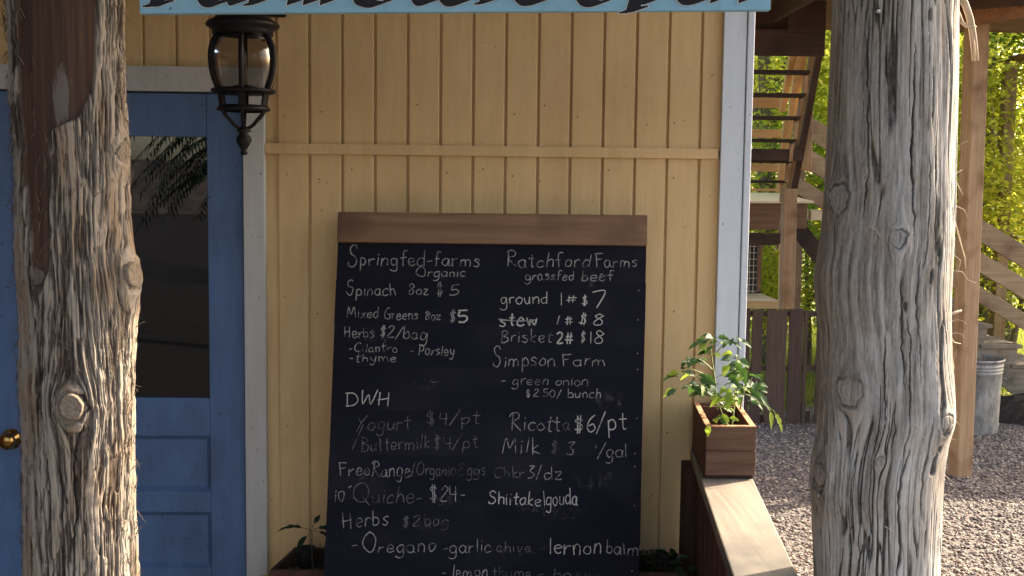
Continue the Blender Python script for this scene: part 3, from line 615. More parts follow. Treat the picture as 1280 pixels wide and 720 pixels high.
# shaggy fibres
def fibre(mbx, root, p0, dirv, L, curl, r, seg=8):
    p = Vector(p0); d = Vector(dirv).normalized(); pts = [p.copy()]; rr = [r]
    ax = Vector((random.uniform(-1, 1), random.uniform(-1, 1), random.uniform(-1, 1))).normalized()
    for i in range(seg):
        d = (Matrix.Rotation(curl/seg, 3, ax) @ d).normalized(); p = p+d*L/seg; pts.append(p.copy()); rr.append(r*(1-.8*(i+1)/seg))
    mbx.tube(pts, rr, 4)
mbf = MB()
for i in range(900):
    z = random.uniform(.88, 2.15); c, r = lpf(z); th = random.choice([random.uniform(-1.7, -1.25)]*2+[random.uniform(1.2, 1.7)]+[random.uniform(-1.3, 1.3)]*2)
    px_, py_ = proj((c+r*math.sin(th), BY-r*math.cos(th), z))
    if abs(th) < 1.2 and 45 < px_ < 140 and py_ < 160: continue
    p = Vector((c+(r+.002)*math.sin(th), BY-(r+.002)*math.cos(th), z))
    d = Vector((math.sin(th)*random.uniform(.1, .6), -math.cos(th)*random.uniform(.1, .6), random.choice([-1, 1])))
    fibre(mbf, lp, p, d, random.uniform(.012, .035), random.uniform(-1.5, 1.5), random.uniform(.0005, .0013), 5)
fo = obj('bark_fibre', mbf, M['bark_dark'], lp, 0, True); fo['kind'] = 'stuff'
mbf = MB()
# long hanging shred upper right
def pathshred(pts, w0, w1, n=3, spread=.006):
    ps = [at(x, y, BY-.02) for x, y in pts]
    for q in range(n):
        o_ = Vector((random.uniform(-1, 1)*spread, random.uniform(-1, 1)*spread, 0))
        mbf.tube([p+o_*(.4+.6*i/len(ps)) for i, p in enumerate(ps)], [w0*(1-i/len(ps))+w1*i/len(ps) for i in range(len(ps))], 5)
pathshred([(1198, -12), (1206, 4), (1212, 22), (1215, 38), (1217, 55), (1219, 76)], .005, .001, 4, .006)
pathshred([(1196, 10), (1203, 28), (1210, 34), (1220, 33)], .003, .0008, 3)
pathshred([(1194, 20), (1200, 26), (1196, 30)], .0015, .0006, 3)
pathshred([(1200, 0), (1209, 12), (1212, 3)], .0015, .0006, 2)
for i in range(46):
    py0 = random.choice([random.uniform(5, 60), random.uniform(180, 260), random.uniform(230, 460), random.uniform(440, 560), random.uniform(560, 700)])
    z = at(1188, py0, BY).z; c, r = rpf(z); th = random.uniform(1.2, 1.75)
    p = (c+(r-.002)*math.sin(th), BY-(r-.002)*math.cos(th), z)
    fibre(mbf, rp, p, (random.uniform(.1, .7), -.2, random.choice([-1, -1, 1])), random.uniform(.015, .05), random.uniform(-3.0, 3.0), random.uniform(.0004, .0009), 9)
for pts, w in (([(1186, 262), (1196, 258), (1205, 262), (1210, 272)], .0012), ([(1188, 262), (1193, 275), (1200, 300), (1206, 322), (1207, 335)], .0016),
               ([(1186, 345), (1193, 338), (1203, 340), (1210, 350), (1220, 354)], .0011), ([(1184, 400), (1190, 392), (1202, 388)], .0035), ([(1183, 405), (1185, 418), (1193, 428), (1201, 430)], .0015),
               ([(1184, 322), (1192, 318), (1201, 326), (1198, 340)], .0009), ([(1190, 480), (1193, 500), (1190, 520), (1196, 528)], .0018), ([(1187, 500), (1188, 520), (1186, 545)], .003), ([(1188, 205), (1194, 218), (1203, 212)], .0008),
               ([(1140, 530), (1150, 536), (1156, 548), (1157, 552)], .0010), ([(1106, 658), (1116, 664), (1117, 672)], .001), ([(1086, 282), (1096, 288), (1101, 297)], .0009)):
    ps = [at(x, y, BY-(.145 if pts[0][0] < 1175 else .04)) for x, y in pts]; mbf.tube(ps, [w*(1-.5*i/len(ps)) for i in range(len(ps))], 5)
fo = obj('bark_fibre', mbf, M['bark_fiber'], rp, 0, True); fo['kind'] = 'stuff'

# ================================================================== SIGN
SY = 2.36
sgn = thing('farm_store_sign', 'pale blue board sign with bold black lettering hanging between the cedar posts', 'sign', (0, SY, 2.1))
sBL, sBR = at(174.5, 17.0, SY), at(963, 12.8, SY)
ex = (sBR-sBL).normalized(); ez = Vector((0, 0, 1)); SH = .205
sTL = at(172.5, -40, SY)
lean = (sTL.x-sBL.x)/(sTL.z-sBL.z)
def SP(s_, t_, off=0): return sBL + ex*s_ + Vector((lean*(1-s_/1.42), 0, 1))*t_ + Vector((0, -off, 0))
W_ = (sBR-sBL).length
c8 = [SP(0, 0), SP(W_, 0), SP(W_, SH), SP(0, SH)]; b8 = [p+Vector((0, .022, 0)) for p in c8]
obj('sign_board', MB().add(c8+b8, [(0,1,2,3), (7,6,5,4), (0,4,5,1), (1,5,6,2), (2,6,7,3), (3,7,4,0)]), M['sign'], sgn, .0015)
for s_ in (.18, W_-.2):
    p = SP(s_, SH); q = MB(); q.tube([p+Vector((0, .011, -.01)), p+Vector((0, .02, .04)), Vector((p.x, BY-.063, 2.47)), Vector((p.x, BY-.063, 2.50))], .003, 8)
    obj('hanger', q, M['iron'], sgn)
pxs = W_/(963-174.5)                      # metres per photo pixel on the sign
def hull(pts):
    pts = sorted(set(pts))
    def half(ps):
        h = []
        for p in ps:
            while len(h) > 1 and (h[-1][0]-h[-2][0])*(p[1]-h[-2][1])-(h[-1][1]-h[-2][1])*(p[0]-h[-2][0]) <= 0: h.pop()
            h.append(p)
        return h
    a = half(pts); b = half(pts[::-1]); return a[:-1]+b[:-1]
# broad-nib letters: points in px, x from letter start, y up from baseline; cap 72, x-height 46
SL = {
 'F': [[(8, 2), (16, 68)], [(4, 68), (56, 71)], [(10, 36), (42, 38)], [(0, 2), (20, 3)]],
 'a': [[(48, 44), (30, 46), (12, 36), (5, 18), (12, 4), (26, 2), (40, 14), (50, 40)], [(52, 46), (44, 12), (48, 3), (56, 8)]],
 'r': [[(6, 44), (10, 46), (6, 3)], [(8, 26), (20, 40), (34, 45), (38, 38)], [(0, 3), (12, 4)]],
 'm': [[(4, 44), (9, 46), (4, 3)], [(8, 28), (18, 42), (26, 44), (24, 3)], [(27, 28), (38, 42), (46, 44), (45, 3)], [(45, 3), (52, 8)]],
 'S': [[(50, 60), (36, 72), (16, 66), (10, 52), (24, 40), (42, 28), (44, 12), (26, 0), (6, 4), (0, 14)]],
 't': [[(14, 66), (8, 18), (12, 4), (22, 2), (30, 8)], [(0, 46), (30, 48)]],
 'o': [[(24, 46), (8, 36), (3, 18), (14, 2), (32, 4), (42, 22), (36, 42), (24, 46)]],
 'e': [[(4, 22), (36, 30), (34, 42), (20, 46), (5, 34), (2, 16), (14, 2), (32, 3), (42, 12)]],
 'O': [[(30, 72), (8, 56), (2, 26), (14, 2), (36, 2), (54, 24), (54, 52), (30, 72)]],
 'p': [[(12, 46), (2, -9)], [(8, 36), (22, 46), (38, 36), (38, 16), (24, 2), (8, 8)], [(-6, -9), (12, -7)]],
 'n': [[(4, 44), (9, 46), (4, 3)], [(8, 28), (24, 42), (38, 44), (40, 3)], [(40, 3), (48, 8)]],
}
WORDS = [('F', 188, 1), ('a', 248, 1), ('r', 312, 1), ('m', 362, 1), ('S', 446, 1), ('t', 512, 1), ('o', 548, 1), ('r', 599, 1), ('e', 643, 1), ('O', 718, 1), ('p', 788, 1), ('e', 846, 1), ('n', 891, 1)]
def sign_letter(ch, x0, grow, off, mat, name):
    mb = MB(); st = 0
    nib = [(-9, -3.2), (9, 3.2)]
    g_ = [(grow*math.cos(a), grow*math.sin(a)) for a in [i*math.pi/4 for i in range(8)]] if grow else [(0, .8), (0, -.8)]
    shp = [(a+c, b+d) for a, b in nib for c, d in g_]
    for pl in SL[ch]:
        P_ = pl
        if len(pl) > 3:                       # smooth curves
            P_ = []
            for i in range(len(pl)-1):
                p0, p1, p2, p3 = pl[max(i-1, 0)], pl[i], pl[i+1], pl[min(i+2, len(pl)-1)]
                for t in (0, .25, .5, .75):
                    P_.append(tuple(.5*(2*p1[k]+(p2[k]-p0[k])*t+(2*p0[k]-5*p1[k]+4*p2[k]-p3[k])*t*t+(3*p1[k]-p0[k]-3*p2[k]+p3[k])*t**3) for k in (0, 1)))
            P_.append(pl[-1])
        for a, b in zip(P_[:-1], P_[1:]):
            H = hull([(round(a[0]+s[0], 3), round(a[1]+s[1], 3)) for s in shp]+[(round(b[0]+s[0], 3), round(b[1]+s[1], 3)) for s in shp])
            st += 1
            vs = [SP((x0-174.5+h[0]+h[1]*.12)*pxs, (h[1]+12.5-3)*pxs, off+st*.00003) for h in H]
            mb.add(vs, [tuple(range(len(vs)))])
    return obj(name, mb, mat, sgn)
for ch, x0, _ in WORDS:
    sign_letter(ch, x0, 1.6, .0006, M['white_letter'], 'letter_outline')
    sign_letter(ch, x0, 0, .0024, M['black_letter'], 'letter')

# ================================================================== CHALKBOARD
TB = .27
PT = Vector((0, 3.655, 1.70)); PNn = Vector((0, -1, TB)).normalized()      # leaning plane, normal to the viewer & up
PNn = Vector((0, -math.cos(math.atan(TB)), math.sin(math.atan(TB))))
def BP(px, py, off=0):
    d = ray(px, py); t = (PT-CAM).dot(PNn)/d.dot(PNn); return CAM+d*t+PNn*off
cb = thing('chalkboard', 'tall black chalkboard with handwritten prices and a brown wooden header, leaning on the yellow wall', 'chalkboard', (BP(605, 720).x, 3.2, 0))
def slab(c4, th_, name, mat, bev=.002, label=None):
    bq = [p-PNn*th_ for p in c4]
    return obj(name, MB().add(list(c4)+bq, [(0,3,2,1), (4,5,6,7), (0,1,5,4), (1,2,6,5), (2,3,7,6), (3,0,4,7)]), mat, cb, bev, label=label)
def Lx(y): return 422.3-(y-303)*.0418
def Rx(y): return 808.3-(y-308)*.0235
rows = [303.5, 350, 404, 458, 513, 568, 623, 678, 734, 790, 846, 905, 962, 1020]
for a, b in zip(rows[:-1], rows[1:]):
    j0, j1 = random.uniform(-.5, .5), random.uniform(-.5, .5)
    slab([BP(Lx(a)+j0, a+.04), BP(Rx(a)+j1, a+3.92), BP(Rx(b)+j1, b+3.86), BP(Lx(b)+j0, b-.04)], .018, 'board_plank', M['board'], .0004)
slab([BP(423, 265.5, .012), BP(809, 269.8, .012), BP(808.6, 308, .012), BP(421.8, 303.2, .012)], .034, 'header_board', M['board_top'], .003)
sm, snt, SN, SL_, SP_ = nodes('chalk_smear')
_mp = coords(SN, SL_, (60, 60, 25), rand=False); _n = SN.new('ShaderNodeTexNoise'); _n.inputs['Scale'].default_value = 1; _n.inputs['Detail'].default_value = 8; _n.inputs['Roughness'].default_value = .75; SL_.new(_mp.outputs[0], _n.inputs['Vector'])
_r = ramp(SN, [(.50, (0, 0, 0)), (.85, (.75, .75, .75))]); SL_.new(_n.outputs[0], _r.inputs[0]); SP_.inputs['Base Color'].default_value = (.10, .10, .11, 1); SP_.inputs['Roughness'].default_value = 1
_t = SN.new('ShaderNodeBsdfTransparent'); _x = SN.new('ShaderNodeMixShader'); SL_.new(_r.outputs[0], _x.inputs[0]); SL_.new(_t.outputs[0], _x.inputs[1]); SL_.new(SP_.outputs[0], _x.inputs[2]); SL_.new(_x.outputs[0], snt.nodes['Material Output'].inputs[0])
mb = MB()
for i, (x, y, w, h) in enumerate(((700, 421, 30, 13), (485, 535, 70, 16), (580, 590, 60, 10), (640, 690, 60, 12), (520, 658, 50, 12), (700, 640, 70, 16), (690, 540, 30, 16), (560, 345, 60, 14), (470, 420, 60, 16), (742, 352, 40, 14), (560, 626, 30, 20), (740, 600, 60, 26), (540, 480, 60, 16), (655, 632, 60, 20), (760, 500, 40, 30), (450, 600, 40, 12), (720, 720, 70, 10))):
    K = 18; vs = []
    for k in range(K):
        a = 2*math.pi*k/K; q = random.uniform(.75, 1.2); vs.append(BP(x+math.cos(a)*w*.5*q, y+math.sin(a)*h*.5*q, .0006+i*.00003))
    mb.add(vs, [tuple(range(K))[::-1]])
obj('chalk_dust', mb, sm, cb)['kind'] = 'stuff'
# nail dots down the right side
for py in (363, 400, 442, 462, 523, 567, 583, 632, 714):
    p = BP(Rx(py)-8+random.uniform(-1.5, 1.5), py, .0012); q = MB(); q.lathe([(.001, .0008), (.0014, .0006), (.0018, 0)], p, 8, 'y'); obj('nail', q, M['wire'], cb)

CG = {  # single stroke handwriting: width, strokes; baseline 0, x-height .55, cap 1
 'a': (.52, [[(.42, .48), (.25, .56), (.06, .40), (.06, .12), (.22, 0), (.38, .14), (.43, .5)], [(.43, .5), (.42, .12), (.52, .0)]]),
 'b': (.50, [[(.06, 1.0), (.06, .02)], [(.06, .36), (.25, .54), (.43, .38), (.40, .1), (.2, -.02), (.06, .1)]]),
 'c': (.46, [[(.42, .44), (.25, .55), (.07, .36), (.08, .1), (.25, -.01), (.44, .1)]]),
 'd': (.52, [[(.42, .46), (.24, .54), (.06, .36), (.08, .08), (.24, 0), (.41, .16)], [(.44, 1.02), (.43, .0)]]),
 'e': (.48, [[(.07, .26), (.38, .32), (.36, .48), (.2, .55), (.06, .38), (.08, .1), (.24, -.01), (.44, .1)]]),
 'f': (.42, [[(.42, .92), (.30, 1.02), (.18, .88), (.17, -.02)], [(.02, .5), (.36, .54)]]),
 'g': (.52, [[(.42, .46), (.24, .56), (.07, .40), (.09, .12), (.25, .04), (.41, .2), (.44, .52), (.42, -.25), (.2, -.42), (.0, -.3)]]),
 'h': (.50, [[(.07, 1.0), (.07, 0)], [(.07, .34), (.24, .54), (.40, .42), (.42, 0)]]),
 'i': (.20, [[(.10, .54), (.10, 0)], [(.11, .74), (.12, .78)]]),
 'k': (.46, [[(.07, 1.0), (.07, 0)], [(.40, .54), (.09, .24), (.42, 0)]]),
 'l': (.20, [[(.10, 1.0), (.09, 0)]]),
 'm': (.78, [[(.06, .54), (.06, 0)], [(.06, .34), (.2, .54), (.34, .42), (.36, 0)], [(.36, .34), (.5, .54), (.66, .42), (.68, 0)]]),
 'n': (.50, [[(.06, .54), (.07, 0)], [(.07, .34), (.24, .54), (.40, .42), (.42, 0)]]),
 'o': (.50, [[(.25, .54), (.07, .38), (.09, .1), (.25, 0), (.42, .14), (.43, .4), (.25, .54)]]),
 'p': (.50, [[(.07, .54), (.06, -.40)], [(.07, .38), (.24, .55), (.42, .40), (.40, .12), (.22, .0), (.07, .12)]]),
 'r': (.40, [[(.06, .54), (.07, 0)], [(.07, .3), (.20, .50), (.38, .50)]]),
 's': (.44, [[(.38, .46), (.22, .55), (.08, .44), (.22, .30), (.36, .16), (.24, .0), (.04, .06)]]),
 't': (.40, [[(.2, .92), (.19, .08), (.34, .02)], [(.02, .58), (.38, .62)]]),
 'u': (.50, [[(.06, .54), (.08, .12), (.22, 0), (.40, .16), (.42, .54)], [(.42, .54), (.44, 0)]]),
 'v': (.44, [[(.04, .54), (.2, 0), (.40, .54)]]),
 'w': (.64, [[(.04, .54), (.16, 0), (.30, .42), (.44, 0), (.60, .54)]]),
 'x': (.46, [[(.05, .52), (.40, .0)], [(.40, .54), (.05, 0)]]),
 'y': (.50, [[(.06, .54), (.10, .2), (.24, .1), (.40, .24)], [(.44, .54), (.38, 0), (.22, -.40), (.02, -.32)]]),
 'z': (.46, [[(.06, .52), (.40, .52), (.08, .02), (.44, .02)]]),
 'B': (.60, [[(.08, 1), (.08, 0)], [(.04, .98), (.36, .96), (.46, .76), (.12, .54)], [(.12, .54), (.48, .44), (.50, .14), (.28, 0), (.04, .02)]]),
 'C': (.66, [[(.60, .84), (.38, 1.0), (.1, .7), (.08, .3), (.3, 0), (.62, .12)]]),
 'D': (.66, [[(.1, 1), (.08, 0)], [(0, .98), (.4, .9), (.62, .5), (.4, .08), (.04, 0)]]),
 'E': (.60, [[(.52, .92), (.3, 1.0), (.12, .82), (.34, .56)], [(.34, .56), (.08, .36), (.1, .06), (.34, 0), (.56, .14)]]),
 'F': (.56, [[(.1, 1), (.08, 0)], [(.02, .98), (.54, 1.0)], [(.09, .54), (.44, .56)]]),
 'G': (.66, [[(.56, .86), (.34, 1.0), (.08, .64), (.1, .18), (.34, 0), (.56, .16), (.56, .44)], [(.36, .44), (.64, .44)]]),
 'H': (.66, [[(.08, 1), (.06, 0)], [(.52, 1.04), (.54, -.04)], [(.0, .44), (.60, .54)]]),
 'M': (.80, [[(.04, 0), (.12, 1), (.36, .3), (.62, 1), (.70, 0)]]),
 'O': (.80, [[(.40, 1.0), (.1, .8), (.04, .36), (.3, .02), (.64, .12), (.74, .6), (.52, .96), (.34, 1.0)]]),
 'P': (.58, [[(.08, 1), (.08, 0)], [(.0, .94), (.36, 1.0), (.52, .78), (.34, .5), (.1, .46)]]),
 'Q': (.95, [[(.45, 1.0), (.1, .84), (.02, .4), (.3, .04), (.72, .14), (.84, .6), (.6, .96), (.4, 1.0)], [(.5, .34), (.9, -.1)]]),
 'R': (.66, [[(.14, 1.0), (.12, 0)], [(.0, .8), (.14, 1.02), (.44, .98), (.50, .74), (.16, .5), (.62, .0)]]),
 'S': (.60, [[(.50, .84), (.34, 1.02), (.10, .86), (.16, .62), (.42, .44), (.50, .2), (.30, -.02), (.04, .06), (.0, .2)]]),
 'W': (.86, [[(.02, 1), (.18, .04), (.42, .7), (.60, .04), (.80, 1)]]),
 'Y': (.60, [[(.04, 1.0), (.26, .5)], [(.62, 1.16), (.26, .5), (.0, -.14)]]),
 '0': (.46, [[(.22, .9), (.06, .6), (.08, .16), (.24, 0), (.40, .3), (.38, .74), (.22, .9)]]),
 '1': (.22, [[(.10, .95), (.10, 0)]]),
 '2': (.50, [[(.06, .72), (.22, .94), (.42, .8), (.36, .5), (.04, .04), (.46, .02)]]),
 '3': (.46, [[(.06, .9), (.40, .9), (.18, .56), (.40, .36), (.30, .04), (.02, .04)]]),
 '4': (.52, [[(.10, .94), (.06, .42), (.48, .44)], [(.40, .96), (.36, -.06)]]),
 '5': (.50, [[(.12, .9), (.10, .54), (.34, .56), (.44, .28), (.26, .02), (.02, .06)], [(.10, .9), (.46, .94)]]),
 '6': (.48, [[(.40, .98), (.14, .7), (.06, .24), (.24, 0), (.44, .16), (.34, .42), (.08, .3)]]),
 '7': (.50, [[(.04, .92), (.46, .96), (.24, -.06)]]),
 '8': (.48, [[(.40, .78), (.22, .96), (.06, .76), (.38, .34), (.34, .04), (.12, .02), (.08, .3), (.42, .7), (.40, .78)]]),
 '$': (.48, [[(.42, .72), (.22, .82), (.08, .66), (.36, .34), (.30, .10), (.04, .14)], [(.19, 1.0), (.18, -.08)], [(.28, .98), (.27, -.08)]]),
 '#': (.56, [[(.16, .85), (.14, .02)], [(.38, .85), (.36, .0)], [(.0, .30), (.54, .30)], [(.04, .56), (.54, .60)]]),
 '/': (.44, [[(.40, 1.1), (.0, -.15)]]), '\\': (.26, [[(.02, 1.0), (.24, 0)]]),
 '-': (.36, [[(.03, .34), (.33, .36)]]), '.': (.16, [[(.06, .02), (.09, .04)]]),
 '"': (.30, [[(.06, 1.05), (.12, 1.2)], [(.14, 1.1), (.28, 1.25)]]), "'": (.16, [[(.08, 1.0), (.08, .7)]]),
}
def chalk_mat(name, dens, col):
    m, nt, N, L, P = nodes(name)
    mp = coords(N, L, (420, 420, 420), rand=False); n = N.new('ShaderNodeTexNoise'); n.inputs['Scale'].default_value = 1; n.inputs['Detail'].default_value = 3; n.inputs['Roughness'].default_value = .8
    L.new(mp.outputs[0], n.inputs['Vector'])
    mp2 = coords(N, L, (28, 28, 28), rand=False); n2 = N.new('ShaderNodeTexNoise'); n2.inputs['Scale'].default_value = 1; n2.inputs['Detail'].default_value = 2; L.new(mp2.outputs[0], n2.inputs['Vector'])
    ad = N.new('ShaderNodeMath'); ad.operation = 'MULTIPLY_ADD'; ad.inputs[1].default_value = .6; L.new(n2.outputs[0], ad.inputs[0]); L.new(n.outputs[0], ad.inputs[2])
    r = ramp(N, [(.80-dens-.08, (0, 0, 0)), (.80-dens+.10, (1, 1, 1))]); L.new(ad.outputs[0], r.inputs[0])
    P.inputs['Base Color'].default_value = (*col, 1); P.inputs['Roughness'].default_value = .95; P.inputs['Specular IOR Level'].default_value = .05
    t = N.new('ShaderNodeBsdfTransparent'); mx = N.new('ShaderNodeMixShader'); L.new(r.outputs[0], mx.inputs[0]); L.new(t.outputs[0], mx.inputs[1]); L.new(P.outputs[0], mx.inputs[2])
    L.new(mx.outputs[0], nt.nodes['Material Output'].inputs[0]); return m
CH = [chalk_mat('faint_chalk', .06, (.13, .13, .14)), chalk_mat('chalk', .075, (.27, .27, .27)), chalk_mat('bold_chalk', .14, (.40, .39, .38))]
def crom(pl, n=5):
    if len(pl) < 3: return pl
    out = []; K = len(pl[0])
    for i in range(len(pl)-1):
        p0, p1, p2, p3 = pl[max(i-1, 0)], pl[i], pl[i+1], pl[min(i+2, len(pl)-1)]
        for q in range(n):
            t = q/n
            out.append(tuple(.5*(2*p1[k]+(p2[k]-p0[k])*t+(2*p0[k]-5*p1[k]+4*p2[k]-p3[k])*t*t+(3*p1[k]-p0[k]-3*p2[k]+p3[k])*t**3) for k in range(K)))
    out.append(tuple(pl[-1])); return out
sid = [0]
def write(mb, text, x0, x1, base, cap, base2=None, wpx=1.25, bigfirst=None):
    """text strokes fitted between photo columns x0..x1 on baseline; cap = capital height in px"""
    tot = sum((CG[c][0]+.08) if c != ' ' else .35 for c in text)-.08; sx = (x1-x0)/tot; cx = x0; base2 = base if base2 is None else base2
    for i, c in enumerate(text):
        if c == ' ': cx += .35*sx; continue
        w, st = CG[c]; jy = random.uniform(-.05, .05)*cap; js = random.uniform(.88, 1.1); sh = random.uniform(-.04, .12); kx = 1.0; ky = js
        if bigfirst and i == 0: ky = bigfirst
        for pl in st:
            pl = [(x+random.uniform(-.042, .042), y+random.uniform(-.042, .042)) for x, y in pl]
            pts = [(cx+(x+sh*y)*sx*kx, base+(base2-base)*(cx-x0)/max(1, x1-x0)-jy-y*cap*ky) for x, y in crom(pl)]
            stroke(mb, pts, wpx*.86*random.uniform(.8, 1.15))
        cx += (w+.08)*sx
def stroke(mb, pts, wpx):
    sid[0] += 1; off = .0012+(sid[0] % 23)*.00003; vs = []
    for i, p in enumerate(pts):
        a = pts[max(i-1, 0)]; b = pts[min(i+1, len(pts)-1)]; tx, ty = b[0]-a[0], b[1]-a[1]; l = math.hypot(tx, ty) or 1
        w = wpx*random.uniform(.8, 1.15)*.5
        nx_, ny_ = -ty/l*w, tx/l*w; e = 0
        vs += [BP(p[0]+nx_, p[1]+ny_, off), BP(p[0]-nx_, p[1]-ny_, off)]
    mb.add(vs, [(2*i, 2*i+1, 2*i+3, 2*i+2) for i in range(len(pts)-1)])
LINES = [   # (strength, [(text, x0, x1, baseline, cap, optional baseline2, stroke width, first letter growth)])
 (1, [('Springfed-farms', 435, 600, 332, 18, 333, 1.35, 1.45)]),
 (1, [('Organic', 520, 582, 346, 12)]),
 (1, [('Spinach', 433, 495, 369, 15, None, 1.3, 1.25), ('8oz', 510, 536, 368, 13), ('$', 545, 555, 370, 16), ('5', 562, 574, 370, 16)]),
 (1, [('Mixed', 434, 474, 397, 13), ('Greens', 480, 523, 399, 13), ('8oz', 531, 551, 400, 12), ('$', 561, 570, 403, 15)]),
 (2, [('5', 572, 586, 404, 18, None, 2.2)]),
 (1, [('Herbs', 430, 468, 422, 14), ('$2/bag', 474, 534, 422, 15, 425)]),
 (1, [('-Cilantro', 436, 497, 440, 11)]), (1, [('- Parsley', 513, 568, 444, 12)]), (1, [('-thyme', 436, 496, 452, 11)]),
 (2, [('DWH', 432, 488, 507, 18, 506, 1.5)]),
 (0, [('Yogurt', 445, 513, 537, 18)]), (0, [('. $4/pt', 518, 600, 532, 17, 529)]), (0, [('/', 440, 456, 558, 26)]),
 (0, [('Buttermilk', 451, 537, 564, 17, 560)]), (0, [('$4/pt', 542, 598, 561, 16, 560)]),
 (1, [('Free', 424, 463, 594, 16), ('Range', 464, 513, 596, 19)]), (0, [('/Organic', 514, 568, 594, 15), ('Eggs.', 573, 611, 594, 15)]), (0, [('Chkr', 616, 656, 597, 14)]),
 (1, [('3/dz', 659, 702, 598, 16, 599, 1.4)]),
 (1, [('10"', 417, 438, 627, 15)]), (0, [('Quiche-', 441, 528, 629, 20, 629, 1.3, 1.3)]), (1, [('$24-', 537, 582, 627, 20, 625)]),
 (2, [('Shiitake', 611, 676, 630, 17, 632, 1.35)]), (2, [('\\gouda', 678, 722, 633, 19, 630, 1.3)]),
 (1, [('Herbs', 428, 486, 660, 18, 656)]), (0, [('$2', 502, 526, 658, 14)]), (0, [('bag', 530, 561, 657, 15)]),
 (1, [('-', 439, 446, 686, 14)]), (1, [('Oregano', 453, 545, 691, 17, 689, 1.35, 1.5)]), (1, [('-garlic', 553, 614, 692, 17, 689)]), (0, [('chive', 620, 664, 690, 14)]),
 (0, [('-', 676, 683, 690, 14)]), (2, [('lernon', 686, 752, 692, 21, 692, 1.4)]), (1, [('balm', 757, 798, 692, 17, 696)]),
 (1, [('- lemon', 552, 610, 721, 16)]), (0, [('thyme', 615, 664, 723, 16), ('- basil', 672, 740, 724, 14)]),
 (1, [('Ratchford', 632, 738, 334, 17, 334, 1.35, 1.15)]), (1, [('Farms', 744, 797, 334, 16)]),
 (1, [('grassfed', 656, 718, 350, 12), ('beef', 726, 767, 351, 13)]),
 (2, [('ground', 625, 685, 380, 15), ('1', 699, 704, 381, 16), ('#', 708, 720, 378, 12), ('$', 726, 735, 382, 14)]), (2, [('7', 736, 754, 384, 20, None, 1.5)]),
 (2, [('stew', 623, 672, 407, 17, 406, 1.9), ('1', 694, 700, 406, 13), ('#', 706, 716, 406, 12), ('$', 723, 734, 405, 14), ('8', 741, 754, 406, 14)]),
 (1, [('Brisket', 625, 690, 428, 16)]), (2, [('2#', 695, 716, 430, 17, 430, 1.9), ('$', 725, 732, 428, 14), ('18', 735, 754, 430, 16)]),
 (1, [('Simpson', 616, 694, 459, 17, 457, 1.3, 1.5)]), (1, [('Farm', 702, 757, 457, 15)]),
 (1, [('- green', 626, 686, 481, 13), ('onion', 694, 735, 482, 12)]), (1, [('$2.50', 657, 694, 496, 10), ('/ bunch', 696, 752, 497, 11)]),
 (1, [('Ricott', 638, 701, 538, 19, 539, 1.35, 1.15)]), (0, [('a', 703, 712, 538, 17)]), (2, [('$6/pt', 718, 784, 540, 21, 537, 1.45)]),
 (1, [('Milk', 628, 675, 567, 19)]), (0, [('$', 688, 698, 566, 14)]), (1, [('3', 708, 718, 568, 19)]), (1, [("'/gal", 742, 785, 571, 18)]),
]
for lev, ws in LINES:
    mb = MB()
    for w in ws:
        t_, x0, x1, b_, c_ = w[:5]; b2 = w[5] if len(w) > 5 else None; wp = w[6] if len(w) > 6 else 1.2; bf = w[7] if len(w) > 7 else None
        write(mb, t_, x0, x1, b_, c_, b2, wp*(1.12 if lev else 1.0), bf)
    obj('chalk_writing', mb, CH[lev], cb)['kind'] = 'stuff'
mb = MB(); stroke(mb, [(623, 399), (640, 401), (656, 401), (671, 400)], 1.6); stroke(mb, [(480, 479), (538, 478), (548, 477)][1:], .8)
obj('chalk_mark', mb, CH[1], cb)['kind'] = 'stuff'

# ================================================================== LANTERN
LY = 3.28
lc = at(304, 80, LY); S_ = (at(304, 80, LY)-at(304, 81, LY)).z       # metres per px at lamp
def lz(py): return lc.z-(py-80)*S_
lan = thing('wall_lantern', 'black iron wall lantern with bulging smoky glass panes hanging beside the blue door', 'lamp', (lc.x, WY-.02, lz(20)))
def lprof(pr): return [(r*S_, lz(py)-lz(80)) for r, py in pr]
C0 = (lc.x, LY, lc.z)
obj('cap', MB().lathe(lprof([(8, -14), (12, -10), (22, 2), (27, 10), (31, 18), (36, 24), (44, 28), (46, 31), (45, 34), (40, 36), (38, 40), (38, 44), (1, 44)]), C0, 40), M['iron'], lan, 0, True)
gp = [(33, 44), (39, 52), (43, 62), (44.3, 74), (43, 88), (40, 100), (35, 112)]
gl = MB(); n6 = 6
for k in range(n6):
    a0 = R(-90+8)+k*math.pi/3; a1 = a0+math.pi/3; sub = 6
    vs = []; 
    for r, py in gp:
        for q in range(sub+1):
            a = a0+(a1-a0)*q/sub; rr = (r-1.2)*S_
            vs.append(Vector((lc.x+rr*math.cos(a), LY+rr*math.sin(a), lz(py))))
    fs = [(i*(sub+1)+q, i*(sub+1)+q+1, (i+1)*(sub+1)+q+1, (i+1)*(sub+1)+q) for i in range(len(gp)-1) for q in range(sub)]
    obj('glass_pane', MB().add(vs, fs), M['lamp_glass'], lan, 0, True)
    rb = MB(); P_ = [Vector((lc.x+(r+.3)*S_*math.cos(a0), LY+(r+.3)*S_*math.sin(a0), lz(py))) for r, py in crom(gp, 3)]
    rb.tube(P_, 3.3*S_, 8); obj('rib', rb, M['iron'], lan, 0, True)
obj('ring', MB().lathe(lprof([(1, 111), (37, 111), (40, 112), (40.5, 115), (37, 117), (33, 118), (1, 118)]), C0, 40), M['iron'], lan, 0, True)
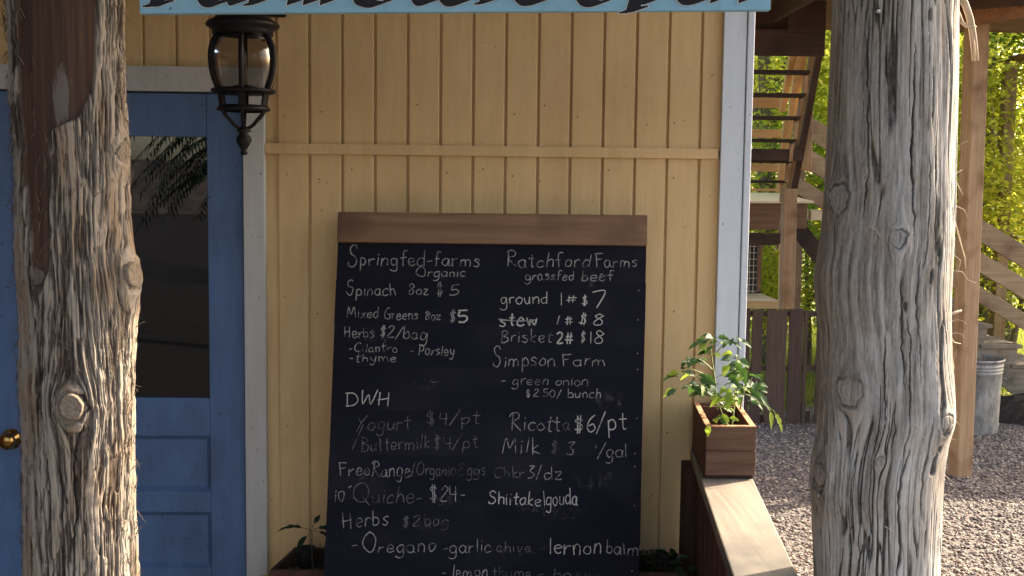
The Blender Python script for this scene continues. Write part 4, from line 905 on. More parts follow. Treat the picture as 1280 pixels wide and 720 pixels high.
for k in range(n6):
    a0 = R(-90+8+0)+k*math.pi/3
    f = lambda r, py: Vector((lc.x+r*S_*math.cos(a0), LY+r*S_*math.sin(a0), lz(py)))
    b1 = MB().beam(f(32.5, 117), f(29.5, 133), 9*S_, 2.5*S_, (-math.sin(a0), math.cos(a0), 0)); obj('cage_bar', b1, M['iron'], lan)
    b2 = MB().tube(crom([f(29, 138), f(26, 144), f(20, 150), f(13, 157), f(6, 161), f(4, 165)], 4), 2.1*S_, 7); obj('scroll', b2, M['iron'], lan, 0, True)
obj('ring', MB().lathe(lprof([(30, 132), (32, 134), (34, 137), (32, 139), (27, 140), (26, 132)]), C0, 40), M['iron'], lan, 0, True)
obj('finial', MB().lathe(lprof([(3, 158), (8, 161), (9, 164), (5, 167), (9, 172), (10, 176), (7, 182), (4, 187), (3, 189), (5, 191), (4, 194), (1, 195)]), C0, 24), M['iron'], lan, 0, True)
obj('candle_tube', MB().lathe(lprof([(6, 112), (6, 86), (4.5, 84), (4, 70), (1, 58)]), C0, 16), M['candle'], lan, 0, True)
obj('bulb_bracket', MB().lathe(lprof([(15, 112), (14, 108), (5, 106), (1, 106)]), C0, 20), M['iron'], lan, 0, True)
arm = MB().tube(crom([Vector((lc.x, LY, lz(-14))), Vector((lc.x, LY, lz(-30))), Vector((lc.x, LY+.1, lz(-52))), Vector((lc.x, LY+.25, lz(-40))), Vector((lc.x, WY-.01, lz(-25)))], 5), .009, 10)
obj('arm', arm, M['iron'], lan, 0, True)
obj('wall_plate', MB().mm(lc.x-.05, lc.x+.05, WY-.02, WY, lz(-5), lz(-50)), M['iron'], lan, .004)

# ================================================================== PORCH RAIL, PLANTER BOX
ZR = .895
A0, A1 = atz(876, 602, ZR), atz(917, 720, ZR); B0, B1 = atz(944.5, 603, ZR), atz(998, 720, ZR)
dr = ((A1-A0).normalized()+(B1-B0).normalized()).normalized(); dr.z = 0; nrm = Vector((-dr.y, dr.x, 0))
if nrm.x < 0: nrm = -nrm
def ext(p, Y): return p+dr*((Y-p.y)/dr.y)
rail = thing('porch_railing', 'low porch wall of reddish boards topped with a pale weathered plank', 'railing', (A1.x, BY, 0))
q = [ext(A0, WY-.026), ext(B0, WY-.026), ext(B1, 2.3), ext(A1, 2.3)]; th_ = Vector((0, 0, -.036))
obj('top_plank', MB().add(q+[p+th_ for p in q], [(0,1,2,3)[::-1], (4,5,6,7), (0,1,5,4), (1,2,6,5), (2,3,7,6), (3,0,4,7)]), M['rail_top'], rail, .004)
s0, s1 = ext(A0, WY-.04), ext(A1, 2.6)
Lr = (s1-s0).length; nb = int(Lr/.137); u_ = (s1-s0).normalized()
inn = nrm*.022
for i in range(nb):
    a = s0+u_*(i*.137+.002)+inn; b = s0+u_*((i+1)*.137-.003)+inn
    obj('skirt_board', MB().beam(Vector(((a.x+b.x)/2, (a.y+b.y)/2, .02)), Vector(((a.x+b.x)/2, (a.y+b.y)/2, ZR-.038)), .0195, (b-a).length, nrm), M['redwood'], rail, .002)
obj('post', MB().mm(s0.x-.028, s0.x+.02, WY-.022-.09, WY-.024, .0, ZR-.038), M['redwood'], rail, .003)
# planter box
pb = thing('planter_box', 'reddish cedar planter box of leafy seedlings standing on the rail by the corner', 'planter', (A0.x, 3.4, ZR))
ZB = ZR+.012; ZRm = at(912, 534, 3.28).z
fl, fr = at(882.5, 575, 3.27), at(946, 575, 3.27)
dirp = (atz(866, 505, ZRm)-atz(882.5, 534, ZRm)); dirp.z = 0; dirp.normalize()
dirr = (atz(925.5, 505, ZRm)-atz(945.5, 534, ZRm)); dirr.z = 0; dirr.normalize(); dirp = (dirp+dirr).normalized()
f0 = atz(883, 534, ZRm); f1 = atz(946, 534.6, ZRm); f1.y = f0.y
LB = (WY-.03-f0.y)/dirp.y - .002
b0, b1 = f0+dirp*LB, f1+dirp*LB
def wallbox(p, qq, t, z0, z1, name, mat, parent, toward, bev=.002):
    """vertical board from p to qq, thickness t toward a side"""
    v4 = [p, qq, qq+toward*t, p+toward*t]; lo = [Vector((v.x, v.y, z0)) for v in v4]; hi = [Vector((v.x, v.y, z1)) for v in v4]
    return obj(name, MB().add(lo+hi, [(0,1,2,3), (7,6,5,4), (0,4,5,1), (1,5,6,2), (2,6,7,3), (3,7,4,0)]), mat, parent, bev)
yv = Vector((0, 1, 0)); ex1 = Vector((1, 0, 0))
zmid = ZB+.072
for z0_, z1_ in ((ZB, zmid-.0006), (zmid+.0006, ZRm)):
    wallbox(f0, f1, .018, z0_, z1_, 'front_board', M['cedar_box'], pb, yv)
cedl = M['cedar_shaded_side']
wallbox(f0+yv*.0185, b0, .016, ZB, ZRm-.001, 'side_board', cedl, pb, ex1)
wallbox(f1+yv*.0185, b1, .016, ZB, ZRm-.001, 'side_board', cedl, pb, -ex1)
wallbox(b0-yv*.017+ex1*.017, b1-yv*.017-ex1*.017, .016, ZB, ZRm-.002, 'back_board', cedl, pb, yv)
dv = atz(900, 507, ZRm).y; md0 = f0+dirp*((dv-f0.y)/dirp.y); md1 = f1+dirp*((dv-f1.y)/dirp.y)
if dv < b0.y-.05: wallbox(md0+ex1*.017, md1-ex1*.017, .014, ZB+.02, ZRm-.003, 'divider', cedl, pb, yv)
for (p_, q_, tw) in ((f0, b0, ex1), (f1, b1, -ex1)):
    wallbox(p_+yv*.0185, q_, .0165, ZRm-.0008, ZRm+.003, 'rim', M['cedar_lit_rim'], pb, tw, .001)
wallbox(f0, f1, .0182, ZRm+.0002, ZRm+.0035, 'rim', M['cedar_lit_rim'], pb, yv, .001)
fs_ = [Vector((p.x, p.y, ZRm-.06)) for p in (f0+yv*.019+ex1*.017, f1+yv*.019-ex1*.017, b1-yv*.02-ex1*.018, b0-yv*.02+ex1*.018)]
obj('soil', MB().add(fs_, [(0, 1, 2, 3)]), M['soil'], pb)
obj('base_board', MB().add([Vector((p.x, p.y, ZR+.0005)) for p in (f0+Vector((.004, .01, 0)), f1+Vector((-.004, .01, 0)), b1, b0)]+[Vector((p.x, p.y, ZB-.0005)) for p in (f0+Vector((.004, .01, 0)), f1+Vector((-.004, .01, 0)), b1, b0)], [(0,3,2,1), (4,5,6,7), (0,1,5,4), (1,2,6,5), (2,3,7,6), (3,0,4,7)]), M['dark_beam'], pb)

def leaf(mb, base, d, L, W, upv=(0, 0, 1), droop=.4, lobes=False):
    d = Vector(d).normalized(); u = Vector(upv); sd_ = d.cross(u)
    if sd_.length < .1: sd_ = d.cross(Vector((1, 0, 0)))
    sd_.normalize(); nn = sd_.cross(d); N_ = 5; vs = []
    prof = [(0, .06), (.22, .75), (.45, 1.0), (.72, .62), (1, .02)]
    if lobes: prof = [(0, .06), (.18, .8), (.30, .55), (.5, 1.0), (.62, .5), (.8, .55), (1, .02)]
    for t, w in prof:
        c = Vector(base)+d*L*t-Vector((0, 0, 1))*droop*L*t*t
        vs += [c-sd_*W*.5*w+nn*W*.16*w, c.copy(), c+sd_*W*.5*w+nn*W*.16*w]
    fs = []
    for i in range(len(prof)-1):
        a = i*3; fs += [(a, a+1, a+4, a+3), (a+1, a+2, a+5, a+4)]
    mb.add(vs, fs)
def seedling(name, label, cat, stems, leafm, stemm, group=None, Lr_=(.02, .035), loc=None, sprouts=(), pet=True, parent_things=None):
    root = thing(name, label, cat, loc, group)
    for pts in stems:
        obj('stem', MB().tube(crom(pts, 4), [.0028-.0018*i/max(1, len(crom(pts, 4))-1) for i in range(len(crom(pts, 4)))], 6), stemm, root, 0, True)
    for (b, d, L, W, mat_) in sprouts:
        mb = MB(); b = Vector(b); d = Vector(d).normalized(); e = b+d*L*.35
        mb.tube([b, e], [.0011, .0008], 5, False); leaf(mb, e, d, L, W, (random.uniform(-.9, .9), -random.uniform(.2, 1.6), 1), droop=random.uniform(.15, .6), lobes=random.random() < .5)
        obj('leaf', mb, mat_ or leafm, root, 0, True)
    return root
def dd(px, py, Y): return at(px, py, Y)
# left seedling: tall dark leaves in front of the siding
PYl = 3.52
def stem_px(pts): return [at(x, y, Y) for x, y, Y in pts]
def cloud(cands, mats, Lr_, up=.25):
    out = []
    for (x, y, Y, n) in cands:
        for i in range(n):
            a = random.uniform(0, 6.28); d = Vector((math.cos(a), math.sin(a)*.8, random.uniform(-.35, up)))
            L = random.uniform(*Lr_)
            out.append((at(x+random.uniform(-2, 2), y+random.uniform(-2, 2), Y+random.uniform(-.02, .02)), d, L, L*random.uniform(.5, .72), random.choice(mats)))
    return out
ld, lb_, lm = M['leaf_plant'], M['leaf_bright'], M['leaf_mid']
seedling('seedling', 'leggy seedling with small dark leaves at the back left of the cedar planter', 'plant',
    [stem_px([(897, 512, 3.45), (893, 470, 3.46), (889, 440, 3.47), (891, 422, 3.48)]), stem_px([(894, 480, 3.46), (880, 468, 3.46), (862, 462, 3.45), (846, 468, 3.44)]),
     stem_px([(890, 462, 3.46), (876, 450, 3.45), (862, 446, 3.45)]), stem_px([(892, 446, 3.46), (903, 432, 3.46), (918, 422, 3.46)])], M['leaf_plant'], M['stem'], 'seedlings in the cedar planter', loc=(at(897, 512, 3.45)),
    sprouts=cloud([(891, 422, 3.48, 5), (884, 428, 3.47, 3), (900, 430, 3.46, 3), (888, 442, 3.46, 4), (876, 450, 3.45, 4), (862, 446, 3.45, 4), (862, 452, 3.45, 2), (852, 466, 3.44, 4), (846, 470, 3.44, 3), (872, 470, 3.45, 4), (880, 480, 3.45, 4), (870, 486, 3.45, 4), (912, 424, 3.46, 3), (920, 424, 3.46, 2), (884, 492, 3.44, 5), (898, 478, 3.44, 3), (860, 480, 3.44, 3), (848, 484, 3.44, 2)], [ld, ld, ld, ld, lm, None], (.028, .045)))
seedling('seedling', 'young seedling with bright lime leaves at the front of the cedar planter', 'plant',
    [stem_px([(915, 532, 3.33), (918, 505, 3.34), (920, 470, 3.35), (921, 446, 3.36)]), stem_px([(910, 532, 3.32), (902, 515, 3.33), (898, 504, 3.33)]), stem_px([(919, 492, 3.34), (935, 494, 3.33), (952, 504, 3.32), (964, 512, 3.31)]),
     stem_px([(920, 478, 3.35), (908, 480, 3.35), (900, 490, 3.34)])], M['leaf_plant'], M['stem'], 'seedlings in the cedar planter', loc=(at(915, 532, 3.33)),
    sprouts=cloud([(921, 448, 3.36, 5), (914, 455, 3.36, 3), (928, 456, 3.35, 3), (920, 465, 3.35, 4), (934, 470, 3.35, 4), (944, 478, 3.34, 3), (936, 486, 3.34, 3), (908, 470, 3.35, 3), (925, 482, 3.34, 3)], [ld, ld, ld, None, lm], (.030, .048))
    + cloud([(910, 486, 3.33, 3), (904, 496, 3.32, 4), (914, 500, 3.32, 2), (898, 506, 3.32, 2)], [lb_, lb_, lm], (.024, .04), .1)
    + cloud([(900, 520, 3.31, 3), (908, 524, 3.31, 3), (893, 524, 3.31, 2)], [lm, ld, lb_], (.018, .03))
    + [(at(912, 478, 3.32), (-.15, -.3, -1), .05, .032, lb_), (at(962, 509, 3.31), (.1, -.2, -1), .034, .022, lb_), (at(966, 512, 3.31), (.55, -.2, -.9), .04, .018, lb_), (at(886, 528, 3.25), (-.1, -.3, -1), .026, .02, lb_), (at(942, 486, 3.33), (.8, 0, -.7), .05, .026, ld)])
seedling('seedling', 'low dark leafed seedling at the right edge of the cedar planter, by the corner board', 'plant',
    [stem_px([(925, 512, 3.5), (930, 490, 3.5), (940, 472, 3.5)])], M['leaf_plant'], M['stem'], 'seedlings in the cedar planter', loc=at(925, 512, 3.5),
    sprouts=cloud([(940, 470, 3.5, 4), (932, 484, 3.5, 4), (944, 484, 3.5, 3), (928, 498, 3.48, 3), (936, 500, 3.48, 3)], [ld], (.024, .04)))

# ================================================================== LOWER PLANTERS NEAR THE WALL
def trough(label, pxa, pya, pxb, pyb, zt_, xr_, h, mat, group):
    a = atz(pxa, pya, zt_); b = atz(pxb, pyb, zt_)     # front-left, back-left corners of the rim
    b.y = min(b.y, WY-.03)
    t = thing('planter_trough', label, 'planter', (a.x, a.y, zt_-h), group)
    ar = Vector((xr_, a.y, zt_)); br = Vector((xr_, b.y, zt_))
    wallbox(a, ar, .016, zt_-h, zt_, 'front_board', mat, t, yv); wallbox(b-yv*.016, br-yv*.016, .016, zt_-h, zt_, 'back_board', M['dark_beam'], t, yv)
    wallbox(a+yv*.0165, b-yv*.0165, .014, zt_-h, zt_-.001, 'side_board', M['dark_beam'], t, ex1); wallbox(ar+yv*.0165, br-yv*.0165, .014, zt_-h, zt_-.001, 'side_board', M['dark_beam'], t, -ex1)
    s4 = [Vector((p.x, p.y, zt_-.05)) for p in (a+Vector((.014, .017, 0)), ar+Vector((-.014, .017, 0)), br+Vector((-.014, -.017, 0)), b+Vector((.014, -.017, 0)))]
    obj('soil', MB().add(s4, [(0, 1, 2, 3)]), M['soil'], t)
    for zx in ((a+Vector((.03, .03, 0))), (ar+Vector((-.03, .03, 0)))):
        obj('leg', MB().mm(zx.x-.02, zx.x+.02, zx.y-.012, zx.y+.03, 0, zt_-h), mat, t, .002)
    return t
zt_l = .565
trough('low wooden trough planter between the blue door and the chalkboard', 337, 713, 367, 683.5, zt_l, at(470, 700, 3.5).x, .22, M['redwood'], 'trough planters against the wall')
trough('low dark trough planter right of the chalkboard, against the wall', 790, 716, 795, 691, zt_l, at(852, 700, 3.55).x, .22, M['redwood'], 'trough planters against the wall')
YP = 3.5
base = at(383, 700, YP)
big = []
for (x, y, d, L, W) in ((389, 663, (-1, -.1, .32), .082, .020), (389, 664, (-.75, -.2, -.85), .055, .026), (391, 662, (1, .1, .25), .05, .018), (392, 664, (1, -.2, -.1), .05, .020), (390, 660, (.3, .3, .6), .04, .016)):
    big.append((at(x, y, YP), d, L, W, M['leaf_dark']))
pt_ = seedling('potted_seedling', 'small seedling with four long dark leaves in the trough left of the chalkboard', 'plant', [[at(391, 716, YP), at(390, 690, YP), at(390, 662, YP)]], M['leaf_dark'], M['stem_dark'], None, loc=at(390, 716, YP), sprouts=big)
obj('pot', MB().lathe([(.022, -.03), (.028, .03), (.03, .032), (.026, .031), (.02, .0)], at(383, 697, YP+.02), 20), M['rubber'], pt_, 0, True)
mbx = MB()
for i in range(140):
    p = at(random.uniform(338, 396), random.uniform(700, 712), random.uniform(3.42, 3.58)); p.z = zt_l-.045
    leaf(mbx, p, (random.uniform(-1, 1), random.uniform(-1, 1), random.uniform(.3, 1.6)), random.uniform(.02, .045), .004, droop=.6)
for i in range(10):
    p = at(random.uniform(336, 345), 704, 3.45); p.z = zt_l-.02
    leaf(mbx, p, (-1, random.uniform(-.5, .1), random.uniform(.1, .5)), random.uniform(.03, .06), .003, droop=.3)
o = obj('ground_cover', mbx, M['leaf_mid']); tag(o, 'grassy green sprouts in the trough beside the door trim', None, kind='stuff')
sp = []
for i in range(34):
    a = random.uniform(0, 6.28); x = random.uniform(812, 852); y = random.uniform(692, 722); 
    sp.append((at(x, y, random.uniform(3.42, 3.55)), (math.cos(a), math.sin(a), random.uniform(.1, .9)), random.uniform(.03, .055), random.uniform(.018, .028), M['leaf_dark']))
seedling('dark_leafy_plant', 'glossy blackish leafy plant in the trough right of the chalkboard', 'plant', [[at(832, 735, 3.5), at(832, 700, 3.5)], [at(838, 735, 3.5), at(846, 700, 3.48)], [at(826, 735, 3.5), at(818, 700, 3.5)]], M['leaf_dark'], M['stem_dark'], None, loc=at(832, 735, 3.5), sprouts=sp)

# ================================================================== YARD: FENCE
FY = 10.5
fence = thing('picket_fence', 'low fence of uneven dark brown pickets behind the planter box', 'fence', (3.0, FY, GZ))
pk = [(900, 911), (914, 926), (929, 936), (939, 951.5), (957.5, 982), (985, 1002.5), (1003.5, 1008), (1020, 1031), (1034, 1048), (1052, 1066), (1070, 1084), (1090, 1106), (1112, 1124), (1130, 1146)]
for i, (a, b) in enumerate(pk):
    zt2 = at(a, 386+random.uniform(-1, 2), FY).z; xa, xb = at(a, 450, FY).x, at(b, 450, FY).x
    zb_ = at(a, 533, FY).z
    obj('picket', MB().mm(xa, xb, FY-.012, FY+.010, zb_+random.uniform(-.02, .02), zt2), M['fence'], fence, .003)
for py, hh in ((460, .045), (392, .05)):
    z = at(980, py, FY+.03).z; obj('fence_rail', MB().mm(at(890, py, FY).x, at(1150, py, FY).x, FY+.012, FY+.045, z-hh/2, z+hh/2), M['fence'], fence, .003)
for (a, b, c) in ((1003, 1008, 505), (1010, 1015, 515), (945, 957, 520)):
    obj('broken_picket', MB().mm(at(a, 500, FY).x, at(b, 500, FY).x, FY+.05, FY+.07, GZ, at(a, c, FY).z), M['fence'], fence, .003)

# ================================================================== RAISED DECK AND OPEN STAIRS
DKZ = at(980, 37, 9.3).z
deck = thing('raised_deck', 'dark brown raised wooden deck seen from below above the open stairs', 'deck', (3.2, 8.6, GZ))
# beam with lower edge y~68 and joist/ledger pieces
def px_box(x0, x1, y0, y1, Y, th_, name, mat, par, bev=.004):
    a = at(x0, y1, Y); b = at(x1, y0, Y); return obj(name, MB().mm(a.x, b.x, Y, Y+th_, a.z, b.z), mat, par, bev)
DY0 = 9.0
px_box(880, 1032, 37.3, 68, DY0, .045, 'beam', M['dark_beam'], deck)
px_box(880, 985, 12, 34.6, DY0+.06, .04, 'beam', M['dark_beam'], deck)
px_box(985.5, 1033.5, 1, 40, DY0-.05, .04, 'beam', M['dark_beam'], deck)
zdk = at(980, 1, DY0).z
# deck boards run across, deck reaches to the right-hand post
post_t = at(1222, 20, 8.55)
xl_, xr_ = at(800, 0, DY0).x, 5.3
for i in range(22):
    y = 7.6+i*.145
    if y > 10.6: break
    obj('deck_board', MB().mm(xl_-.4, xr_, y, y+.139, zdk+.004, zdk+.034), M['deck_wood_x'], deck, .003)
for i in range(18):  # second deck out of view, added to shade the far gravel
    y = 10.62+i*.145; obj('deck_board', MB().mm(5.75, 10.2, y, y+.139, zdk+.004, zdk+.034), M['deck_wood_x'], deck, .003)
for x in (5.8, 10.0):
    obj('leg', MB().mm(x, x+.13, 12.9, 13.03, GZ, zdk+.002), M['deck_wood'], deck, .005)
for i in range(5):
    x = xl_+.2+i*.8; obj('joist', MB().mm(x, x+.04, 7.7, 8.94, zdk-.17, zdk+.002), M['dark_beam'], deck, .003)
# right beam carried by the post
a = at(1190, 30, 8.5); 
obj('beam', MB().beam(at(1196, 20, 8.55), at(1420, -22, 7.6), .045, .19, (0, 1, 0)), M['deck_wood_x'], deck, .004)
obj('beam', MB().beam(at(1100, 6, 8.65), at(1420, -20, 7.7), .045, .17, (0, 1, 0)), M['dark_beam'], deck, .004)
obj('beam', MB().beam(at(1040, 29, 8.75), at(1212, 29, 8.75), .045, .08, (0, 1, 0)), M['dark_beam'], deck, .004)
pbm = at(1199.5, 598, 8.6); scl = 8.6/FPX
pbz = GZ
# leaning square post
tp = at(1222, 8, 8.6); bt = Vector((at(1200, 590, 8.6).x, 8.6, GZ-.02))
dp = thing('deck_post', 'square brown timber post under the raised deck beside the dustbin', 'post', bt)
obj('timber', MB().beam(bt, Vector((tp.x, 8.6, tp.z)), .128, .128, (1, .22, 0)), M['deck_wood'], dp, .006)

st = thing('open_staircase', 'open stairs with dark treads between stringers, climbing to the raised deck behind the corner board', 'staircase', (2.4, 10, GZ))
tr = [(90, 1013, 9.15), (119, 1007, 9.33), (147.5, 1001, 9.5), (176, 995, 9.68), (202, 990.5, 9.85), (227.5, 984, 10.0), (254, 982, 10.2), (278, 980, 10.35), (302, 975, 10.5)]
for (py, pxr, Y) in tr[:6]:
    a = at(pxr, py, Y); x0_ = at(850, py, Y).x
    obj('tread', MB().mm(x0_, a.x, Y, Y+.15, a.z-.012, a.z+.014), M['tread'], st, .003)
# tread cleats
for (py, pxr, Y) in tr[:6]:
    a = at(pxr-.5, py+3, Y); b = at(pxr-.5-5, py+25, Y+.08)
    obj('cleat', MB().beam(Vector((a.x-.02, Y+.05, a.z)), Vector((b.x-.01, Y+.09, b.z)), .03, .05, (1, 0, 0)), M['deck_wood'], st, .002)
obj('stringer', MB().beam(at(1024.5, 66, 9.15), at(978, 316, 10.6), .035, .05, (0, 1, 0)), M['dark_beam'], st, .003)
obj('stringer', MB().beam(at(1016, 66, 9.3), at(973, 310, 10.72), .04, .05, (0, 1, 0)), M['deck_wood'], st, .003)
px_box(880, 1002.5, 186.5, 199.5, 9.75, .04, 'cross_brace', M['dark_beam'], st, .003)
px_box(880, 985, 291.5, 305.5, 10.35, .04, 'cross_brace', M['dark_beam'], st, .003)
# far handrail lumber, sunlight put into its golden colour
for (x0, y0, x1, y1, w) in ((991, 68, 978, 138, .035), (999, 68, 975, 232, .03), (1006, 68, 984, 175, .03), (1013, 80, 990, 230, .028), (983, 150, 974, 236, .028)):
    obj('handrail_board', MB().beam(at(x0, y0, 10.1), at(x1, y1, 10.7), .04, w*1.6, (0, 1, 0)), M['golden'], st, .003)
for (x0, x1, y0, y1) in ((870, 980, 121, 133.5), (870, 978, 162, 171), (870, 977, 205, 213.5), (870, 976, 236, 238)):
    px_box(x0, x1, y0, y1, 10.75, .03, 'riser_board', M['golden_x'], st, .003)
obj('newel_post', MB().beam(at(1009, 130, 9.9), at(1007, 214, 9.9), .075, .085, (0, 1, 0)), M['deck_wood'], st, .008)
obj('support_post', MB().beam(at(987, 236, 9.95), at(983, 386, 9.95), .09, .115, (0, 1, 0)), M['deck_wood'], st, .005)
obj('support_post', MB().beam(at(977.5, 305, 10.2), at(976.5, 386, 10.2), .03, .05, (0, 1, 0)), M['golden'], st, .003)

# long side stairs on the right with three rails
ss = thing('side_staircase', 'long wooden side stairs with three sloping rails running down to the right', 'staircase', (5, 11, GZ))
SYr = 11.7
for ri, (ya, yb, w) in enumerate(((288, 320, .20), (328, 374, .18), (369, 410, .15))):
    sl = .60
    pA = at(1225-235, ya-sl*235, SYr); pB = at(1225+210, ya+sl*210, SYr)
    obj('rail', MB().beam(pA, pB, .04, w, (0, 1, 0)), M['rail_tan'], ss, .004)
for x in (1003, 1130, 1390):
    zt2 = at(x, 287+(x-1225)*.59-22, SYr+.05); obj('baluster_post', MB().mm(zt2.x-.045, zt2.x+.045, SYr+.03, SYr+.12, GZ, zt2.z), M['deck_wood'], ss, .004)
SYs = 10.9
steps = [(1180, 1199, 374), (1187, 1240, 405.5), (1233, 1277.5, 431), (1272, 1320, 456), (1312, 1362, 481)]
for (x0, x1, py) in steps:
    a = at(x0-8, py, SYs); b = at(x1, py, SYs)
    obj('tread', MB().mm(a.x, b.x, SYs-.02, SYs+.16, b.z-.035, b.z), M['grey_wood'], ss, .003)
    obj('tread', MB().mm(a.x, b.x-.002, SYs+.168, SYs+.95, b.z-.035, b.z-.001), M['grey_wood'], ss, .003)
    obj('riser', MB().mm(b.x-.06, b.x-.03, SYs+.03, SYs+.90, b.z-.16, b.z-.036), M['grey_wood'], ss, .002)
# sawtooth stringer
pts = []
for (x0, x1, py) in steps:
    b = at(x1-5, py, SYs); a = at(x0-5, py, SYs); pts += [(a.x, b.z-.037), (b.x, b.z-.037)]
low = [(at(1362, 575, SYs).x, at(1362, 575, SYs).z), (at(1186, 424, SYs).x, at(1186, 424, SYs).z)]
poly = pts+low; n_ = len(poly)
obj('stringer', MB().add([(x, SYs, z) for x, z in poly]+[(x, SYs+.045, z) for x, z in poly], [tuple(range(n_)), tuple(range(2*n_-1, n_-1, -1))]+[(i, i+n_, (i+1) % n_+n_, (i+1) % n_) for i in range(n_)]), M['grey_wood'], ss)

# ------------------------------------------------------------------ hutch
HY = 11.0
hu = thing('wooden_hutch', 'raised wooden hutch with pale sloping roof and wire mesh front behind the open stairs', 'hutch', (3, HY+.4, GZ))
def slope_roof(x0, x1, yt, yb, Yb, D):
    a = at(x0, yb, Yb); b = at(x1, yb, Yb); zt2 = at(x0, yt, Yb+D).z
    c = Vector((b.x-.10, Yb+D, zt2)); d = Vector((a.x, Yb+D, zt2)); t = Vector((0, 0, -.02)); v4 = [a, b, c, d]
    return MB().add(v4+[p+t for p in v4], [(0,1,2,3), (7,6,5,4), (0,4,5,1), (1,5,6,2), (2,6,7,3), (3,7,4,0)])
obj('roof', slope_roof(840, 1017.5, 239.5, 251.5, HY, .9), M['hutch_roof'], hu)
px_box(840, 994, 253.5, 286, HY+.05, .03, 'fascia', M['hutch_wood'], hu)
px_box(995, 1009.5, 254, 286, HY+.04, .035, 'fascia', M['hutch_wood'], hu)
obj('side_panel', MB().mm(at(1008, 270, HY+.1).x-.02, at(1008, 270, HY+.1).x, HY+.1, HY+.8, at(1000, 285, HY).z, at(1000, 254, HY).z), M['hutch_wood'], hu)
px_box(1013.5, 1045, 263, 275.5, HY+.7, .5, 'ledge', M['hutch_roof'], hu)
obj('brace', MB().beam(at(996, 284, HY+.5), at(1045, 345, HY+.5), .04, .16, (0, 1, 0)), M['dark_beam'], hu)
px_box(840, 953, 304, 366, HY+.5, .04, 'back_panel', M['dark'], hu)
px_box(946.5, 953, 290, 364, HY+.06, .05, 'frame_post', M['hutch_wood'], hu)
obj('floor_shelf', MB().mm(at(840, 376, HY).x, at(972, 376, HY).x, HY-.1, HY+.9, at(960, 376, HY-.1).z-.008, at(960, 376, HY-.1).z), M['hutch_roof'], hu, .002)
px_box(840, 976, 376.5, 385, HY-.09, .03, 'fascia', M['golden_x'], hu)
for x in (840, 955): 
    p = at(x, 380, HY+.3); obj('leg', MB().mm(p.x, p.x+.07, HY+.1, HY+.17, GZ, p.z), M['hutch_wood'], hu)
for x in (918, 923, 928, 933, 938, 943):
    p = at(x, 300, HY+.08); q_ = at(x, 366, HY+.08); obj('wire', MB().tube([Vector((p.x, HY+.08, p.z)), Vector((p.x, HY+.08, q_.z))], .0035, 5), M['wire'], hu)
for y in range(300, 368, 8):
    p = at(910, y, HY+.085); q_ = at(946, y, HY+.085); obj('wire', MB().tube([p, q_], .0035, 5), M['wire'], hu)

# ------------------------------------------------------------------ galvanised bin
cb_ = atz(1214, 538, GZ); CYb = cb_.y; rb = 37.0/FPX*(CYb+.1); zt_b = at(1214, 446, CYb).z
bn = thing('trash_can', 'open galvanised steel dustbin with dented ribbed side standing behind the square post', 'trash can', (at(1214, 500, CYb).x, CYb, GZ))
cx_ = at(1214, 500, CYb).x; hz = zt_b-GZ
mb = MB(); nA = 64; prof = [(.86, 0.0), (.87, .02), (.88, .05), (.92, .55), (.945, .80), (.965, .815), (.955, .83), (.95, .845), (.975, .86), (.96, .875), (.955, .89), (.985, .905), (.965, .92), (.97, .955), (1.0, .965), (1.02, .985), (1.0, 1.0), (.965, .99), (.95, .95), (.92, .6), (.85, .03), (.01, .03)]
vs = []
for r_, t_ in prof:
    for k in range(nA):
        a = 2*math.pi*k/nA; rr = r_*rb
        if .04 < t_ < .8:
            rr *= 1+.010*(1 if k % 4 < 2 else -1)
            dent = math.exp(-(((a-5.35+math.pi*2) % (2*math.pi)-0)**2 if False else ((a-5.2)**2))/.10-((t_-.62)/.15)**2); rr *= 1-.16*dent
        vs.append((cx_+rr*math.cos(a), CYb+rr*math.sin(a), GZ+t_*hz))
mb.add(vs, [(i*nA+k, i*nA+(k+1) % nA, (i+1)*nA+(k+1) % nA, (i+1)*nA+k) for i in range(len(prof)-1) for k in range(nA)])
obj('bin_body', mb, M['galv'], bn, 0, True)
hd = MB().tube(crom([Vector((cx_+rb*.98, CYb-.05, GZ+hz*.74)), Vector((cx_+rb*1.1, CYb-.05, GZ+hz*.70)), Vector((cx_+rb*1.1, CYb+.08, GZ+hz*.70)), Vector((cx_+rb*.98, CYb+.08, GZ+hz*.74))], 5), .005, 6)
obj('handle', hd, M['galv'], bn, 0, True)
# black drum behind the post
dk = at(1186, 405, 10.35)
bd = thing('black_drum', 'black cylindrical drum half hidden behind the weathered post, by the side stairs', 'drum', (dk.x, 10.45, at(1186, 428, 10.35).z))
rD = .13; z0_ = at(1186, 428, 10.35).z; z1_ = at(1186, 385, 10.35).z; hD = z1_-z0_
obj('drum_body', MB().lathe([(.95*rD, 0), (rD, .02), (rD, hD*.3), (rD*1.05, hD*.33), (rD, hD*.36), (rD, hD*.62), (rD*1.05, hD*.65), (rD, hD*.68), (rD, hD*.96), (rD*.95, hD), (.01, hD)], (dk.x, 10.45, z0_), 28), M['rubber'], bd, 0, True)
obj('stand', MB().mm(dk.x-.14, dk.x+.14, 10.33, 10.58, GZ, z0_), M['fence'], bd, .004)
